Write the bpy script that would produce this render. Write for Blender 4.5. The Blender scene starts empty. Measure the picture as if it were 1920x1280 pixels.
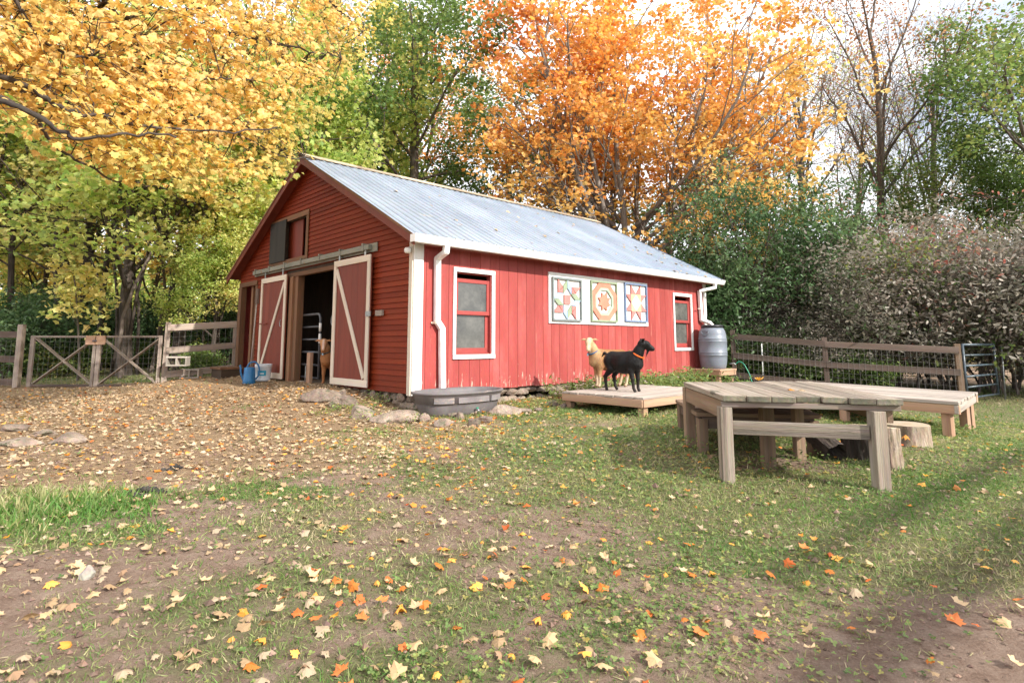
import bpy, math, random
import numpy as np
from mathutils import Matrix, Vector
random.seed(7); RNG = np.random.default_rng(7)
S = bpy.context.scene; COL = S.collection; R = math.radians

# ------------------------------------------------------------------ camera, sky, sun, exposure
F_PX, PITCH, SHIFT, CAM_H = 1091.7, 0.1255, -136.5, 1.05
cd = bpy.data.cameras.new("camera"); cam = bpy.data.objects.new("camera", cd); COL.objects.link(cam)
cam.location = (0, 0, CAM_H); cam.rotation_euler = (math.pi/2 + PITCH, 0, R(0.03))
cd.sensor_width = 36; cd.lens = 36*F_PX/1920; cd.shift_y = SHIFT/1920
cd.clip_start = 0.05; cd.clip_end = 3000
S.camera = cam
SUN_AZ, SUN_EL = R(-38), R(33)            # azimuth measured from +X towards +Y
sdir = Vector((math.cos(SUN_AZ)*math.cos(SUN_EL), math.sin(SUN_AZ)*math.cos(SUN_EL), math.sin(SUN_EL)))
sl = bpy.data.lights.new("sun", 'SUN'); sl.energy = 4.6; sl.angle = R(0.6); sl.color = (1, .95, .86)
so = bpy.data.objects.new("sun", sl); COL.objects.link(so); so.rotation_euler = sdir.to_track_quat('Z', 'Y').to_euler()
W = bpy.data.worlds.new("World"); S.world = W; W.use_nodes = True
nt = W.node_tree; nt.nodes.clear()
def N(nt, t, **k):
    n = nt.nodes.new(t)
    for a, b in k.items():
        if a in n.inputs: n.inputs[a].default_value = b
        else: setattr(n, a, b)
    return n
sky = N(nt, 'ShaderNodeTexSky'); sky.sky_type = 'NISHITA'; sky.sun_disc = False
sky.sun_elevation = SUN_EL; sky.sun_rotation = math.pi/2 - SUN_AZ; sky.air_density = 1.0; sky.dust_density = 1.5
tc = N(nt, 'ShaderNodeTexCoord'); mp = N(nt, 'ShaderNodeMapping'); mp.inputs['Scale'].default_value = (1, 1, 2.2)
nz = N(nt, 'ShaderNodeTexNoise', Scale=2.3, Detail=8.0, Roughness=.55)
rp = N(nt, 'ShaderNodeValToRGB'); rp.color_ramp.elements[0].position = .22; rp.color_ramp.elements[1].position = .44
bg1 = N(nt, 'ShaderNodeBackground', Strength=.13); bg2 = N(nt, 'ShaderNodeBackground', Strength=1.3)
bg2.inputs['Color'].default_value = (.93, .95, 1.0, 1)
mx = N(nt, 'ShaderNodeMixShader'); wo = N(nt, 'ShaderNodeOutputWorld'); L = nt.links.new
L(tc.outputs['Generated'], mp.inputs['Vector']); L(mp.outputs[0], nz.inputs['Vector']); L(nz.outputs[0], rp.inputs[0])
L(sky.outputs[0], bg1.inputs['Color']); L(rp.outputs[0], mx.inputs[0]); L(bg1.outputs[0], mx.inputs[1]); L(bg2.outputs[0], mx.inputs[2]); L(mx.outputs[0], wo.inputs[0])
S.view_settings.view_transform = 'Standard'; S.view_settings.look = 'None'
S.view_settings.exposure = 0.58; S.view_settings.gamma = 1.0
S.render.engine = 'CYCLES'

# ------------------------------------------------------------------ where things are
BA = .8091
DV = np.array([math.sin(BA), math.cos(BA)]); GV = np.array([-math.cos(BA), math.sin(BA)])   # along the long wall, along the gable
BC = np.array([-1.3102, 7.7711]); ZB = .3722
BL, BW = 7.827, 6.636
def sm(t): t = np.clip(t, 0, 1); return t*t*(3-2*t)
def hbase(x, y):
    x = np.asarray(x, float); y = np.asarray(y, float)
    h = .02*np.clip(y, -20, 18) - .45*sm((x-2)/7.5)*sm(y/10) - .10*sm((-x-5)/5)
    px, py = x-BC[0], y-BC[1]; a = px*GV[0]+py*GV[1]; b = px*DV[0]+py*DV[1]
    w = sm((a-.1)/1.6)*np.exp(-(np.clip(-b, 0, 9)/1.15)**2)*(1-sm((a-6.4)/2.6))*(1-sm((b-8)/2))
    h = h*(1-w) + .365*w
    return h
def hgt(x, y):
    x = np.asarray(x, float); y = np.asarray(y, float)
    h = hbase(x, y)
    n = .010*np.sin(2.1*x+1.3*y+.5)*np.sin(1.7*y-.9*x) + .006*np.sin(5.3*x+2)*np.sin(4.7*y+1.1*x) + .004*np.sin(11*x-3*y)*np.sin(9.3*y+4*x)
    return h + n*np.where(y > 0, 1, .5)
def ray(u, v):
    a = u-960; z = -(v-640-SHIFT)/F_PX; c, s = math.cos(PITCH), math.sin(PITCH)
    return np.array([a/F_PX, c-s*z, s+c*z])
def at(u, v, Y): r = ray(u, v); return r*(Y/r[1]) + [0, 0, CAM_H]
def gz(u, v, z): r = ray(u, v); return r*((z-CAM_H)/r[2]) + [0, 0, CAM_H]
def gp(u, v):
    z = .1
    for _ in range(12): p = gz(u, v, z); z = .5*z+.5*float(hgt(p[0], p[1]))
    return p
def bw(b, a, z=0): q = BC + a*GV + b*DV; return np.array([q[0], q[1], ZB+z])
def H(x, y): return float(hgt(x, y))

# ------------------------------------------------------------------ mesh helpers
def rot(axis, ang):
    return np.array(Matrix.Rotation(ang, 3, axis))
def setattr_np(me, name, typ, arr):
    at_ = me.attributes.new(name, typ, 'POINT')
    at_.data.foreach_set('value' if typ == 'FLOAT' else 'vector', np.ascontiguousarray(arr, dtype=np.float32).ravel())
def link(name, me, mat, parent=None, loc=None):
    o = bpy.data.objects.new(name, me); COL.objects.link(o)
    if mat is not None: me.materials.append(mat)
    if parent is not None: o.parent = parent
    if loc is not None: o.location = [float(c) for c in loc]
    return o
def tag(o, label=None, cat=None, group=None, kind=None):
    if label: o['label'] = label
    if cat: o['category'] = cat
    if group: o['group'] = group
    if kind: o['kind'] = kind
    return o
def empty(name, loc, rz=0, label=None, cat=None, group=None):
    o = bpy.data.objects.new(name, None); COL.objects.link(o); o.empty_display_size = .2
    o.location = [float(c) for c in loc]; o.rotation_euler = (0, 0, rz); return tag(o, label, cat, group)
def tris_mesh(name, V, T, var=None, hue=None, smooth=False):
    me = bpy.data.meshes.new(name); V = np.asarray(V, np.float32); T = np.asarray(T, np.int32); k = T.shape[1]
    me.vertices.add(len(V)); me.vertices.foreach_set('co', V.ravel())
    me.loops.add(T.size); me.loops.foreach_set('vertex_index', T.ravel())
    me.polygons.add(len(T)); me.polygons.foreach_set('loop_start', np.arange(0, T.size, k, dtype=np.int32))
    me.polygons.foreach_set('use_smooth', np.full(len(T), smooth))
    me.update(calc_edges=True)
    if var is not None: setattr_np(me, 'var', 'FLOAT', var)
    if hue is not None: setattr_np(me, 'hue', 'FLOAT', hue)
    return me

class MB:
    def __init__(s): s.v = []; s.f = []; s.g = []; s.q = []; s.sm = []; s.n = 0
    def add(s, v, f, gc=None, smooth=False, var=None):
        v = np.asarray(v, float).reshape(-1, 3); off = RNG.uniform(-50, 50, 3)
        s.v.append(v); s.f += [[i+s.n for i in q] for q in f]; s.sm += [smooth]*len(f)
        s.g.append((v if gc is None else gc) + off); s.q.append(np.full(len(v), RNG.random() if var is None else var)); s.n += len(v); return s
    def box(s, c, d, M=None, jit=0, var=None):
        c = np.array(c, float); d = np.array(d, float)/2
        l = np.array([[x, y, z] for x in (-1, 1) for y in (-1, 1) for z in (-1, 1)])*d
        if jit: l = l + RNG.uniform(-jit, jit, l.shape)
        o = np.argsort(-d); gc = l[:, o]
        v = l if M is None else l @ np.array(M).T
        return s.add(v+c, [(0, 1, 3, 2), (4, 6, 7, 5), (0, 4, 5, 1), (2, 3, 7, 6), (0, 2, 6, 4), (1, 5, 7, 3)], gc, var=var)
    def bb(s, x0, x1, y0, y1, z0, z1, **k): return s.box(((x0+x1)/2, (y0+y1)/2, (z0+z1)/2), (abs(x1-x0), abs(y1-y0), abs(z1-z0)), **k)
    def beam(s, p0, p1, w, h, up=(0, 0, 1), **k):
        p0 = np.array(p0, float); p1 = np.array(p1, float); x = p1-p0; n = np.linalg.norm(x); x /= n
        y = np.cross(up, x); y /= np.linalg.norm(y); z = np.cross(x, y)
        return s.box((p0+p1)/2, (n, w, h), np.array([x, y, z]).T, **k)
    def tube(s, pts, r, n=8, cap=True, smooth=True, flat=1.0):
        pts = np.asarray(pts, float); m = len(pts); r = np.broadcast_to(r, (m,)) if np.ndim(r) == 0 else np.asarray(r)
        t = np.gradient(pts, axis=0); t /= np.linalg.norm(t, axis=1)[:, None]+1e-9
        ref = np.array([0, 0, 1.]) if abs(t[0][2]) < .9 else np.array([1., 0, 0])
        a = np.arange(n)*2*math.pi/n; V = []; G = []; u = None; dist = 0
        for i in range(m):
            if u is None: u = np.cross(t[i], ref)
            else: u = u - t[i]*np.dot(u, t[i])
            u /= np.linalg.norm(u)+1e-9; w = np.cross(t[i], u)
            if i: dist += np.linalg.norm(pts[i]-pts[i-1])
            V.append(pts[i]+r[i]*(np.cos(a)[:, None]*u+np.sin(a)[:, None]*w*flat))
            G.append(np.stack([np.full(n, dist), np.cos(a)*r[i], np.sin(a)*r[i]], 1))
        f = [(i*n+j, i*n+(j+1) % n, (i+1)*n+(j+1) % n, (i+1)*n+j) for i in range(m-1) for j in range(n)]
        if cap: f += [tuple(range(n))[::-1], tuple((m-1)*n+j for j in range(n))]
        return s.add(np.concatenate(V), f, np.concatenate(G), smooth)
    def lathe(s, prof, c=(0, 0, 0), n=24, sx=1, sy=1, smooth=True):
        a = np.arange(n)*2*math.pi/n; V = [np.stack([np.cos(a)*r*sx, np.sin(a)*r*sy, np.full(n, z)], 1) for r, z in prof]; m = len(prof)
        f = [(i*n+j, i*n+(j+1) % n, (i+1)*n+(j+1) % n, (i+1)*n+j) for i in range(m-1) for j in range(n)]
        return s.add(np.concatenate(V)+np.array(c), f, None, smooth)
    def prism(s, poly, p0, ux, uy, uz, t, var=None):
        """poly: 2D outline; ux, uy its axes, extruded by t along uz"""
        ux, uy, uz = map(lambda q: np.array(q, float), (ux, uy, uz)); p0 = np.array(p0, float); n = len(poly)
        a = np.array([p0+x*ux+y*uy for x, y in poly]); V = np.concatenate([a, a+uz*t])
        return s.add(V, [tuple(range(n)), tuple(range(n, 2*n))[::-1]]+[(i, i+n, (i+1) % n+n, (i+1) % n) for i in range(n)], var=var)
    def build(s, name, mat, parent=None, bevel=0, loc=None):
        me = bpy.data.meshes.new(name); V = np.concatenate(s.v); me.from_pydata(V.tolist(), [], s.f)
        me.polygons.foreach_set('use_smooth', s.sm); setattr_np(me, 'gc', 'FLOAT_VECTOR', np.concatenate(s.g)); setattr_np(me, 'var', 'FLOAT', np.concatenate(s.q))
        bm_fix(me); o = link(name, me, mat, parent, loc)
        if bevel:
            b = o.modifiers.new('bevel', 'BEVEL'); b.width = bevel; b.segments = 2; b.limit_method = 'ANGLE'; b.angle_limit = R(40)
        return o
import bmesh
def bm_fix(me):
    bm = bmesh.new(); bm.from_mesh(me); bmesh.ops.recalc_face_normals(bm, faces=bm.faces); bm.to_mesh(me); bm.free()

# ------------------------------------------------------------------ materials
def newmat(name):
    m = bpy.data.materials.new(name); m.use_nodes = True; nt = m.node_tree; nt.nodes.clear()
    o = N(nt, 'ShaderNodeOutputMaterial'); p = N(nt, 'ShaderNodeBsdfPrincipled'); nt.links.new(p.outputs[0], o.inputs[0]); return m, nt, p, o
def ramp(nt, stops):
    r = N(nt, 'ShaderNodeValToRGB'); e = r.color_ramp.elements
    while len(e) < len(stops): e.new(.5)
    for i, (pos, c) in enumerate(stops): e[i].position = pos; e[i].color = (*c, 1)
    return r
def mixc(nt, f, a, b, mode='MIX'):
    m = N(nt, 'ShaderNodeMix'); m.data_type = 'RGBA'; m.blend_type = mode
    for s_, i in ((f, 0), (a, 6), (b, 7)):
        if hasattr(s_, 'links'): nt.links.new(s_, m.inputs[i])
        elif i == 0: m.inputs[0].default_value = s_
        else: m.inputs[i].default_value = (*s_, 1)
    return m.outputs[2]
def surf(name, stops, scale=6, stretch=(1, 1, 1), rough=.7, bump=.15, metal=0, var=.25, fine=40, detail=6, wear=None, spec=.4, bdist=.01, peel=None):
    """noise coloured surface in the part's own grain coordinates, with per-board variation, optional wear patches"""
    m, nt, p, o = newmat(name); lk = nt.links.new
    g = N(nt, 'ShaderNodeAttribute'); g.attribute_name = 'gc'; v = N(nt, 'ShaderNodeAttribute'); v.attribute_name = 'var'
    mp = N(nt, 'ShaderNodeMapping'); mp.inputs['Scale'].default_value = stretch; lk(g.outputs['Vector'], mp.inputs[0])
    n1 = N(nt, 'ShaderNodeTexNoise', Scale=scale, Detail=detail, Roughness=.6); n2 = N(nt, 'ShaderNodeTexNoise', Scale=fine, Detail=4.0, Roughness=.65)
    lk(mp.outputs[0], n1.inputs[0]); lk(mp.outputs[0], n2.inputs[0])
    r = ramp(nt, stops); lk(n1.outputs[0], r.inputs[0]); c = r.outputs[0]
    c = mixc(nt, .35, c, n2.outputs[1], 'SOFT_LIGHT') if fine else c
    hs = N(nt, 'ShaderNodeHueSaturation'); mr = N(nt, 'ShaderNodeMapRange'); mr.inputs[3].default_value = 1-var; mr.inputs[4].default_value = 1+var
    lk(v.outputs['Fac'], mr.inputs[0]); lk(mr.outputs[0], hs.inputs['Value']); lk(c, hs.inputs['Color']); c = hs.outputs[0]
    if wear:
        wc, wp, ws = wear[:3]; w = N(nt, 'ShaderNodeTexNoise', Scale=ws, Detail=8.0, Roughness=.7); wm = N(nt, 'ShaderNodeMapping'); wm.inputs['Scale'].default_value = wear[3] if len(wear) > 3 else (1, 1, 1)
        lk(g.outputs['Vector'], wm.inputs[0]); lk(wm.outputs[0], w.inputs[0]); wr = ramp(nt, [(wp, (0, 0, 0)), (wp+.05, (1, 1, 1))]); lk(w.outputs[0], wr.inputs[0]); c = mixc(nt, wr.outputs[0], c, wc)
    if peel:
        tcp = N(nt, 'ShaderNodeTexCoord'); sx = N(nt, 'ShaderNodeSeparateXYZ'); lk(tcp.outputs['Object'], sx.inputs[0]); mpp = N(nt, 'ShaderNodeMapping'); mpp.inputs['Scale'].default_value = (3.2, 1, .6); lk(tcp.outputs['Object'], mpp.inputs[0])
        pn = N(nt, 'ShaderNodeTexNoise', Scale=7.0, Detail=9.0, Roughness=.75); lk(mpp.outputs[0], pn.inputs[0]); mr2 = N(nt, 'ShaderNodeMapRange'); lk(sx.outputs[2], mr2.inputs[0]); mr2.inputs[1].default_value = 0; mr2.inputs[2].default_value = .75; mr2.inputs[3].default_value = .085; mr2.inputs[4].default_value = -.12
        ad = N(nt, 'ShaderNodeMath', operation='ADD'); lk(pn.outputs[0], ad.inputs[0]); lk(mr2.outputs[0], ad.inputs[1]); pr_ = ramp(nt, [(.62, (0, 0, 0)), (.65, (1, 1, 1))]); lk(ad.outputs[0], pr_.inputs[0]); c = mixc(nt, pr_.outputs[0], c, peel)
    lk(c, p.inputs['Base Color']); p.inputs['Roughness'].default_value = rough; p.inputs['Metallic'].default_value = metal; p.inputs['Specular IOR Level'].default_value = spec
    if bump:
        b = N(nt, 'ShaderNodeBump', Strength=bump, Distance=bdist); lk(n2.outputs[0], b.inputs['Height']); lk(b.outputs[0], p.inputs['Normal'])
    return m
def flat(name, c, rough=.6, metal=0, spec=.4): return surf(name, [(.3, tuple(x*.85 for x in c)), (.7, tuple(min(1, x*1.12) for x in c))], rough=rough, metal=metal, bump=.05, var=.06, spec=spec)
def leafmat(name, cols, trans=.5, rough=.55, scale=.5):
    m = bpy.data.materials.new(name); m.use_nodes = True; nt = m.node_tree; nt.nodes.clear(); lk = nt.links.new
    o = N(nt, 'ShaderNodeOutputMaterial'); v = N(nt, 'ShaderNodeAttribute'); v.attribute_name = 'var'; h = N(nt, 'ShaderNodeAttribute'); h.attribute_name = 'hue'
    r = ramp(nt, [(i/(len(cols)-1), c) for i, c in enumerate(cols)]); lk(h.outputs['Fac'], r.inputs[0])
    hs = N(nt, 'ShaderNodeHueSaturation'); mr = N(nt, 'ShaderNodeMapRange'); mr.inputs[3].default_value = .7; mr.inputs[4].default_value = 1.25
    lk(v.outputs['Fac'], mr.inputs[0]); lk(mr.outputs[0], hs.inputs['Value']); lk(r.outputs[0], hs.inputs['Color'])
    p = N(nt, 'ShaderNodeBsdfPrincipled'); p.inputs['Roughness'].default_value = rough; p.inputs['Specular IOR Level'].default_value = .35; lk(hs.outputs[0], p.inputs['Base Color'])
    t = N(nt, 'ShaderNodeBsdfTranslucent'); hs2 = N(nt, 'ShaderNodeHueSaturation', Saturation=1.1, Value=1.15); lk(hs.outputs[0], hs2.inputs['Color']); lk(hs2.outputs[0], t.inputs[0])
    mx = N(nt, 'ShaderNodeMixShader'); mx.inputs[0].default_value = trans; lk(p.outputs[0], mx.inputs[1]); lk(t.outputs[0], mx.inputs[2]); lk(mx.outputs[0], o.inputs[0]); return m

ST = (.12, 1, 1); V3 = (1, 1, 1)
M = {}
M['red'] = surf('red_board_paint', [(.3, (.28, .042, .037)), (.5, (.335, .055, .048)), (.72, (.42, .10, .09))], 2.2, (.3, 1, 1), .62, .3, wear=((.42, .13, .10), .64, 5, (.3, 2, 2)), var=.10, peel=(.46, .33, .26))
M['redclap'] = surf('red_clapboard_paint_bounce', [(.3, (.16, .022, .007)), (.6, (.21, .033, .010)), (.85, (.25, .052, .016))], 2, (.25, 1, 1), .6, .2, var=.12, spec=.15)  # red paint, with warm bounce light off the leaf litter put into its colour
M['reddark'] = surf('dark_red_trim', [(.3, (.14, .024, .012)), (.7, (.21, .04, .018))], 3, ST, .55, .2)
M['soffit'] = surf('soffit_red_wood', [(.3, (.13, .025, .016)), (.7, (.2, .04, .025))], 3, ST, .7, .2)
M['white'] = surf('white_trim_paint', [(.3, (.76, .75, .72)), (.7, (.84, .83, .80))], 4, ST, .5, .08, var=.04, wear=((.55, .5, .42), .70, 8))
M['cream'] = surf('cream_door_trim', [(.3, (.58, .49, .39)), (.7, (.74, .65, .54))], 4, ST, .6, .15, var=.08)
M['vinyl'] = flat('white_aluminium', (.82, .81, .79), .35)
M['roof'] = surf('galvanised_roof', [(.3, (.24, .285, .35)), (.5, (.31, .36, .43)), (.75, (.41, .46, .53))], 1.2, (1, .15, 1), .5, .04, metal=.35, var=.05, wear=((.46, .43, .40), .66, 2.5), fine=25)
M['ridge'] = surf('weathered_ridge_wood', [(.3, (.26, .18, .12)), (.55, (.45, .35, .25)), (.8, (.58, .49, .38))], 5, (.2, 1, 1), .8, .4)
M['grey'] = surf('grey_weathered_wood', [(.25, (.18, .135, .11)), (.5, (.31, .25, .205)), (.75, (.45, .38, .33))], 5, (.1, 1.5, 1.5), .85, .5, var=.15, fine=60)
M['greydark'] = surf('old_brown_rail_wood', [(.25, (.07, .048, .038)), (.5, (.125, .088, .07)), (.8, (.20, .15, .125))], 5, (.1, 1.5, 1.5), .85, .5, var=.15, fine=60)
M['tabletop'] = surf('table_plank_wood', [(.3, (.12, .095, .073)), (.5, (.26, .21, .165)), (.72, (.42, .36, .295))], 7, (.08, 2.2, 2.2), .85, .9, var=.2, fine=70, wear=((.13, .115, .085), .60, 4, (.25, 1.5, 1.5)))
M['tablemoss'] = surf('mossy_end_grain', [(.3, (.09, .085, .06)), (.6, (.18, .16, .115)), (.8, (.29, .25, .19))], 14, V3, .95, .6)
M['post'] = surf('brown_timber_post', [(.3, (.12, .075, .048)), (.5, (.22, .145, .095)), (.75, (.33, .235, .165))], 6, (.08, 1.6, 1.6), .8, .5, var=.12, fine=60)
M['newwood'] = surf('new_cedar_wood', [(.25, (.30, .165, .10)), (.5, (.41, .25, .16)), (.8, (.52, .35, .24))], 6, (.08, 1.6, 1.6), .75, .4, var=.1, fine=60)
M['deck'] = surf('deck_board_wood', [(.3, (.24, .20, .17)), (.5, (.37, .315, .27)), (.72, (.50, .44, .385))], 6, (.08, 2, 2), .8, .6, var=.14, fine=60, wear=((.19, .16, .135), .62, 4, (.25, 1.5, 1.5)))
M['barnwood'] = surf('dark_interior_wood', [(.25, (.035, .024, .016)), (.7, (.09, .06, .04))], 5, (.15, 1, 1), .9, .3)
M['jamb'] = surf('brown_door_jamb_wood', [(.25, (.12, .06, .03)), (.7, (.25, .13, .07))], 5, (.12, 1, 1), .85, .4)
M['dark'] = flat('black_board', (.02, .018, .015), .8)
M['steel'] = surf('worn_steel', [(.3, (.25, .27, .28)), (.7, (.45, .46, .45))], 8, V3, .45, .1, metal=.6, wear=((.2, .11, .06), .62, 8))
M['track'] = surf('grey_painted_track', [(.3, (.16, .16, .13)), (.7, (.27, .26, .21))], 5, (.3, 1, 1), .6, .15, wear=((.24, .13, .07), .62, 6))
M['tubedark'] = surf('dark_tube_paint', [(.3, (.045, .048, .055)), (.7, (.11, .11, .12))], 8, V3, .4, .1, spec=.5)
M['tubegreen'] = surf('blue_green_tube_paint', [(.3, (.045, .065, .085)), (.7, (.09, .12, .145))], 8, V3, .35, .1, spec=.5)
M['wire'] = flat('galvanised_wire', (.22, .21, .20), .5, .4)
M['tank'] = surf('grey_rubber_tank', [(.3, (.12, .105, .108)), (.7, (.20, .18, .18))], 3, V3, .55, .1, wear=((.30, .24, .21), .6, 3, (1, 1, 3)))
M['barrel'] = surf('grey_plastic_barrel', [(.3, (.15, .17, .21)), (.7, (.21, .235, .275))], 2, V3, .38, .06, var=.03)
M['blacklid'] = flat('black_plastic_lid', (.03, .03, .035), .4)
M['blue'] = flat('blue_plastic', (.03, .16, .36), .35)
M['bucket'] = flat('white_plastic_bucket', (.62, .66, .70), .4)
M['cyan'] = flat('cyan_bucket_label', (.03, .33, .50), .4)
M['hose'] = flat('green_garden_hose', (.02, .28, .16), .4)
M['concrete'] = surf('pale_concrete_block', [(.3, (.30, .265, .225)), (.7, (.44, .40, .35))], 12, V3, .95, .4)
M['stone'] = surf('pinkish_field_stone', [(.3, (.15, .115, .088)), (.5, (.27, .205, .16)), (.75, (.43, .34, .27))], 7, V3, .9, .9, var=.22, fine=26, wear=((.13, .13, .08), .58, 6), bdist=.04)
M['bark'] = surf('grey_brown_bark', [(.3, (.07, .055, .045)), (.55, (.14, .115, .095)), (.8, (.24, .21, .18))], 9, (.25, 2, 2), .95, .8, fine=45, bdist=.03)
M['barkgrey'] = surf('pale_grey_bark', [(.3, (.12, .10, .085)), (.55, (.22, .19, .165)), (.8, (.34, .31, .28))], 9, (.25, 2, 2), .95, .8, fine=45, bdist=.03)
M['barkdark'] = surf('dark_bark', [(.3, (.035, .027, .022)), (.55, (.085, .066, .055)), (.75, (.17, .135, .115))], 9, (.25, 2, 2), .95, .9, fine=30, bdist=.03)
M['logpale'] = surf('bleached_log_bark', [(.3, (.13, .09, .065)), (.5, (.29, .22, .16)), (.75, (.50, .42, .34))], 7, (.4, 2, 2), .9, .7, fine=30, bdist=.03)
M['logend'] = surf('cut_log_end', [(.3, (.38, .28, .18)), (.7, (.55, .44, .32))], 9, V3, .9, .3)
M['crumb'] = surf('soil_crumbs', [(.3, (.10, .06, .045)), (.5, (.19, .12, .09)), (.75, (.34, .25, .19))], 4, V3, .95, .3, var=.4)
M['dung'] = surf('black_clumped_soil', [(.3, (.02, .018, .016)), (.7, (.06, .052, .045))], 12, V3, .95, .6)
M['lampw'] = flat('white_lamp_plastic', (.8, .8, .78), .3)
M['floor'] = surf('barn_dirt_floor', [(.3, (.10, .075, .05)), (.7, (.17, .13, .09))], 4, V3, .95, .4)
M['leafwood'] = surf('thin_twig_bark', [(.3, (.10, .075, .06)), (.7, (.2, .16, .14))], 9, (.25, 2, 2), .9, .3)

def glassmat():
    m, nt, p, o = newmat('dusty_window_glass'); lk = nt.links.new
    g = N(nt, 'ShaderNodeAttribute'); g.attribute_name = 'gc'; n = N(nt, 'ShaderNodeTexNoise', Scale=2.2, Detail=9.0, Roughness=.7); lk(g.outputs['Vector'], n.inputs[0])
    r = ramp(nt, [(.3, (.05, .05, .047)), (.5, (.10, .10, .092)), (.72, (.19, .185, .17))]); lk(n.outputs[0], r.inputs[0]); lk(r.outputs[0], p.inputs['Base Color'])
    r2 = ramp(nt, [(.35, (.04,)*3), (.7, (.25,)*3)]); lk(n.outputs[0], r2.inputs[0]); lk(r2.outputs[0], p.inputs['Roughness'])
    p.inputs['Specular IOR Level'].default_value = .8
    tr = N(nt, 'ShaderNodeBsdfTransparent'); mx = N(nt, 'ShaderNodeMixShader'); r3 = ramp(nt, [(.3, (.86,)*3), (.7, (.93,)*3)]); lk(n.outputs[0], r3.inputs[0]); lk(r3.outputs[0], mx.inputs[0]); lk(tr.outputs[0], mx.inputs[1]); lk(p.outputs[0], mx.inputs[2]); lk(mx.outputs[0], o.inputs[0]); return m
M['glass'] = glassmat()

# ------------------------------------------------------------------ ground
def fade(e, s_, t):  # helper: 1D coordinates, fine in the middle, coarse outside
    return e
xs = np.concatenate([-np.geomspace(600, 9.5, 26), np.arange(-9, 11.01, .09), np.geomspace(11.6, 600, 26)])
ys = np.concatenate([-np.geomspace(300, 1, 18), np.arange(0, 15.01, .09), np.geomspace(15.6, 900, 28)])
X, Y = np.meshgrid(xs, ys); Z = hgt(X, Y); nx, ny = len(xs), len(ys)
V = np.stack([X, Y, Z], -1).reshape(-1, 3); i = np.arange(nx*ny).reshape(ny, nx)
T = np.stack([i[:-1, :-1], i[:-1, 1:], i[1:, 1:], i[1:, :-1]], -1).reshape(-1, 4)
# where turf grows: 0 bare soil .. 1 grass
def blob(x, y, cx, cy, rx, ry): return np.exp(-(((x-cx)/rx)**2+((y-cy)/ry)**2))
def wav(x, y, s): return (np.sin(x*s+1.7*np.sin(y*s*.7))*np.sin(y*s*1.1+1.3*np.sin(x*s*.8+2)) + .6*np.sin(2.3*x*s+1)*np.sin(2.1*y*s+.4*x))*.5
def turf(x, y):
    t = sm((x*1.0 + .55*(y-6) + 2.3)/2.6)                         # grows towards the right
    t = np.maximum(t*sm((x+.9+.2*(y-2))/1.2), 0)
    t = t*(1-.9*blob(x, y, 2.35, 1.75, 1.0, .55)) * (1-.6*blob(x, y, -.1, 1.55, 1.0, .35))*(1-.6*blob(x, y, .9, 1.5, .6, .3))
    t = np.maximum(t, .55*blob(x, y, -.6, 2.6, 1.5, .9)); t = np.maximum(t, .8*blob(x, y, -.35, 1.9, .5, .3))
    t = np.maximum(t, 1.25*blob(x, y, -2.9, 3.55, .75, .50)); t = np.maximum(t, .9*blob(x, y, -2.1, 3.1, .45, .22))
    t = np.maximum(t, .8*blob(x, y, -1.6, 3.9, .45, .25))
    t = t*(1-.85*blob(x, y, -.2, 6.3, 2.0, .8))*(1-.8*blob(x, y, 1.95, 4.9, .5, .6))
    t = np.maximum(t, 1.15*sm((y-12.3)/.6)*sm((-x-5.5)/1.)*(1-sm((y-17.5)/1.5)))
    t = t*(1-.9*sm((y-14.5)/3)*sm((x+3)/2))
    t = np.maximum(t, (.48+.25*wav(x+1, y, 1.3))*sm((x+2.6)/1.8)*(y < 6.5)) * 1.0
    t = t + .22*wav(x, y, 1.9)+.26*wav(x+5, y, 5.1)+.20*wav(x+2, y+3, 13.)-.16*sm((x-1)/2)*(.5+.8*wav(x+9, y+1, 2.7))
    t = t*(1-np.clip(1.45*blob(x, y, 1.72, 1.92, .80, .50)+.25*wav(x, y, 7.)*blob(x, y, 1.6, 1.7, 1.2, .7), 0, 1))
    return np.clip(t, 0, 1.2)
me = tris_mesh('ground', V, T, smooth=True, var=np.clip(turf(V[:, 0], V[:, 1]), 0, 1))
def litter_d(x, y):  # amount of fallen leaves
    l = sm((-x*1.0 + .25*(y-4) + 1.0)/3.2)*sm((y-1.5)/4.5)
    l = l*(1-.92*sm((y-12.2)/.6)*sm((-x-5.5)/1.))
    l = np.maximum(l, .8*sm((y-16.5)/2)*sm((-x-2)/2))
    l = np.maximum(l, .5*sm((y-16.5)/2))
    return np.clip(l*(1+.28*wav(x+4, y, 3.3)+.22*wav(x, y+2, 8.1)) + .12*wav(x+2, y, 2.3), 0, 1)
setattr_np(me, 'hue', 'FLOAT', np.clip(litter_d(V[:, 0], V[:, 1]), 0, 1))
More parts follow.
